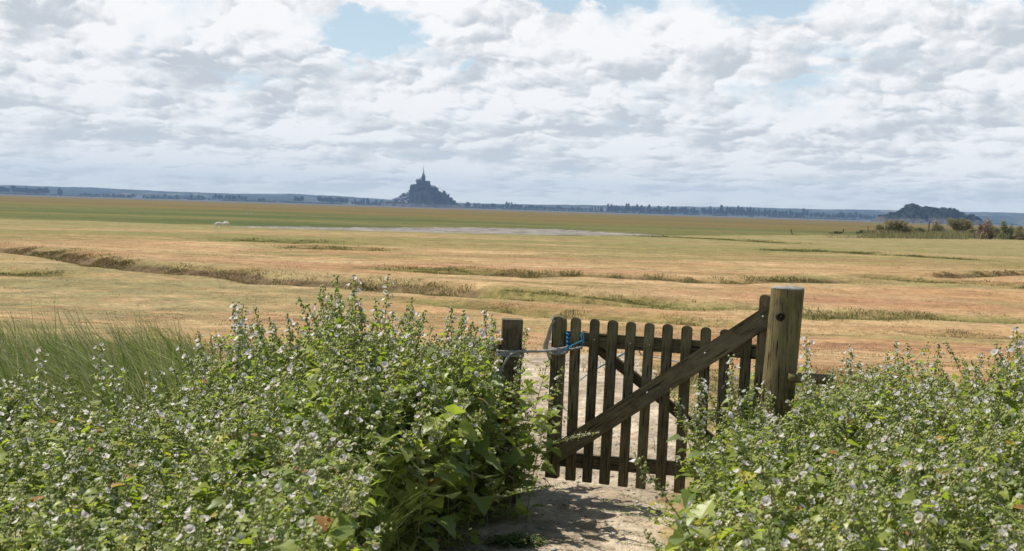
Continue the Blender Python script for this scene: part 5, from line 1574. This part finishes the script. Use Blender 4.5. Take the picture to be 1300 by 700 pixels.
herb_field('low_herbs', 'small low patch of green weeds on the path at the bottom centre', 900, tuft_patch(p.x, p.y, 0.17, 0.10), 0.022, HM2, 33, 0.045)
def behind(g, n):
    y = g.uniform(7.6, 13.5, n); x = g.uniform(-1.2, 3.5, n)
    ok = (g.random(n) > path_m(x, y)) & (fbm(x * 1.5, y * 1.5, 5.0) > 0.47)
    return x[ok], y[ok]
herb_field('low_herbs', 'low grey-green weeds on the ground just behind the gate', 26000, behind, 0.03, leaf_mat('weed_leaf', (0.10, 0.13, 0.045), (0.22, 0.23, 0.10), (0.33, 0.27, 0.14), 0.3), 34, 0.12)

# straw litter and pebbles on the path
g = np.random.default_rng(41)
n = 9000; y = g.uniform(5.6, 12, n); x = g.uniform(-1.0, 2.2, n); ok = path_m(x, y) > 0.3; x, y = x[ok], y[ok]; n = len(x)
az = g.random(n) * 6.28; ln = g.uniform(0.01, 0.05, n); wd = g.uniform(0.0008, 0.002, n)
C = np.stack([x, y, gz(x, y) + 0.003 + 0.004 * g.random(n)], -1)
D = np.stack([np.cos(az), np.sin(az), g.normal(size=n) * 0.08], -1) * ln[:, None]; S = np.stack([-np.sin(az), np.cos(az), np.zeros(n)], -1) * wd[:, None]
V = np.stack([C - D - S, C + D - S, C + D + S, C - D + S], 1).reshape(-1, 3)
o = link('straw_litter', np_mesh('straw_litter', V, None, np.arange(4 * n).reshape(-1, 4), {'rnd': np.repeat(g.random(n), 4)}), leaf_mat('litter', (0.30, 0.23, 0.13), (0.55, 0.45, 0.30), (0.16, 0.10, 0.06), 0.1))
tag(o, 'bits of straw and dry twigs scattered on the sandy path', 'litter', kind='stuff')
n = 1800; y = g.uniform(5.7, 10, n); x = g.uniform(-0.9, 1.8, n); ok = path_m(x, y) > 0.4; x, y = x[ok], y[ok]; n = len(x)
oct_ = np.array([(1, 0, 0), (0, 1, 0), (-1, 0, 0), (0, -1, 0), (0.5, 0.5, 0.6), (-0.5, 0.4, 0.7), (0.1, -0.5, 0.6), (0, 0, -0.6)])
s = 0.003 + 0.016 * g.random(n) ** 4
C = np.stack([x, y, gz(x, y) + s * 0.3], -1)
V = (C[:, None, :] + (oct_[None] * (0.7 + 0.6 * g.random((n, 8, 1)))) * s[:, None, None] * np.array([1, 1, 0.75])).reshape(-1, 3)
tri = np.array([(0, 1, 4), (1, 2, 5), (2, 3, 6), (3, 0, 6), (0, 4, 6), (4, 5, 6), (1, 5, 4), (5, 2, 6), (1, 0, 7), (2, 1, 7), (3, 2, 7), (0, 3, 7)])
T = (np.arange(n)[:, None, None] * 8 + tri[None]).reshape(-1, 3)
o = link('pebbles', np_mesh('pebbles', V, T), simple('pebble', (0.28, 0.25, 0.21), (0.45, 0.42, 0.37), 3.0, 0.9))
tag(o, 'small pale pebbles lying on the sandy path', 'pebbles', kind='stuff')
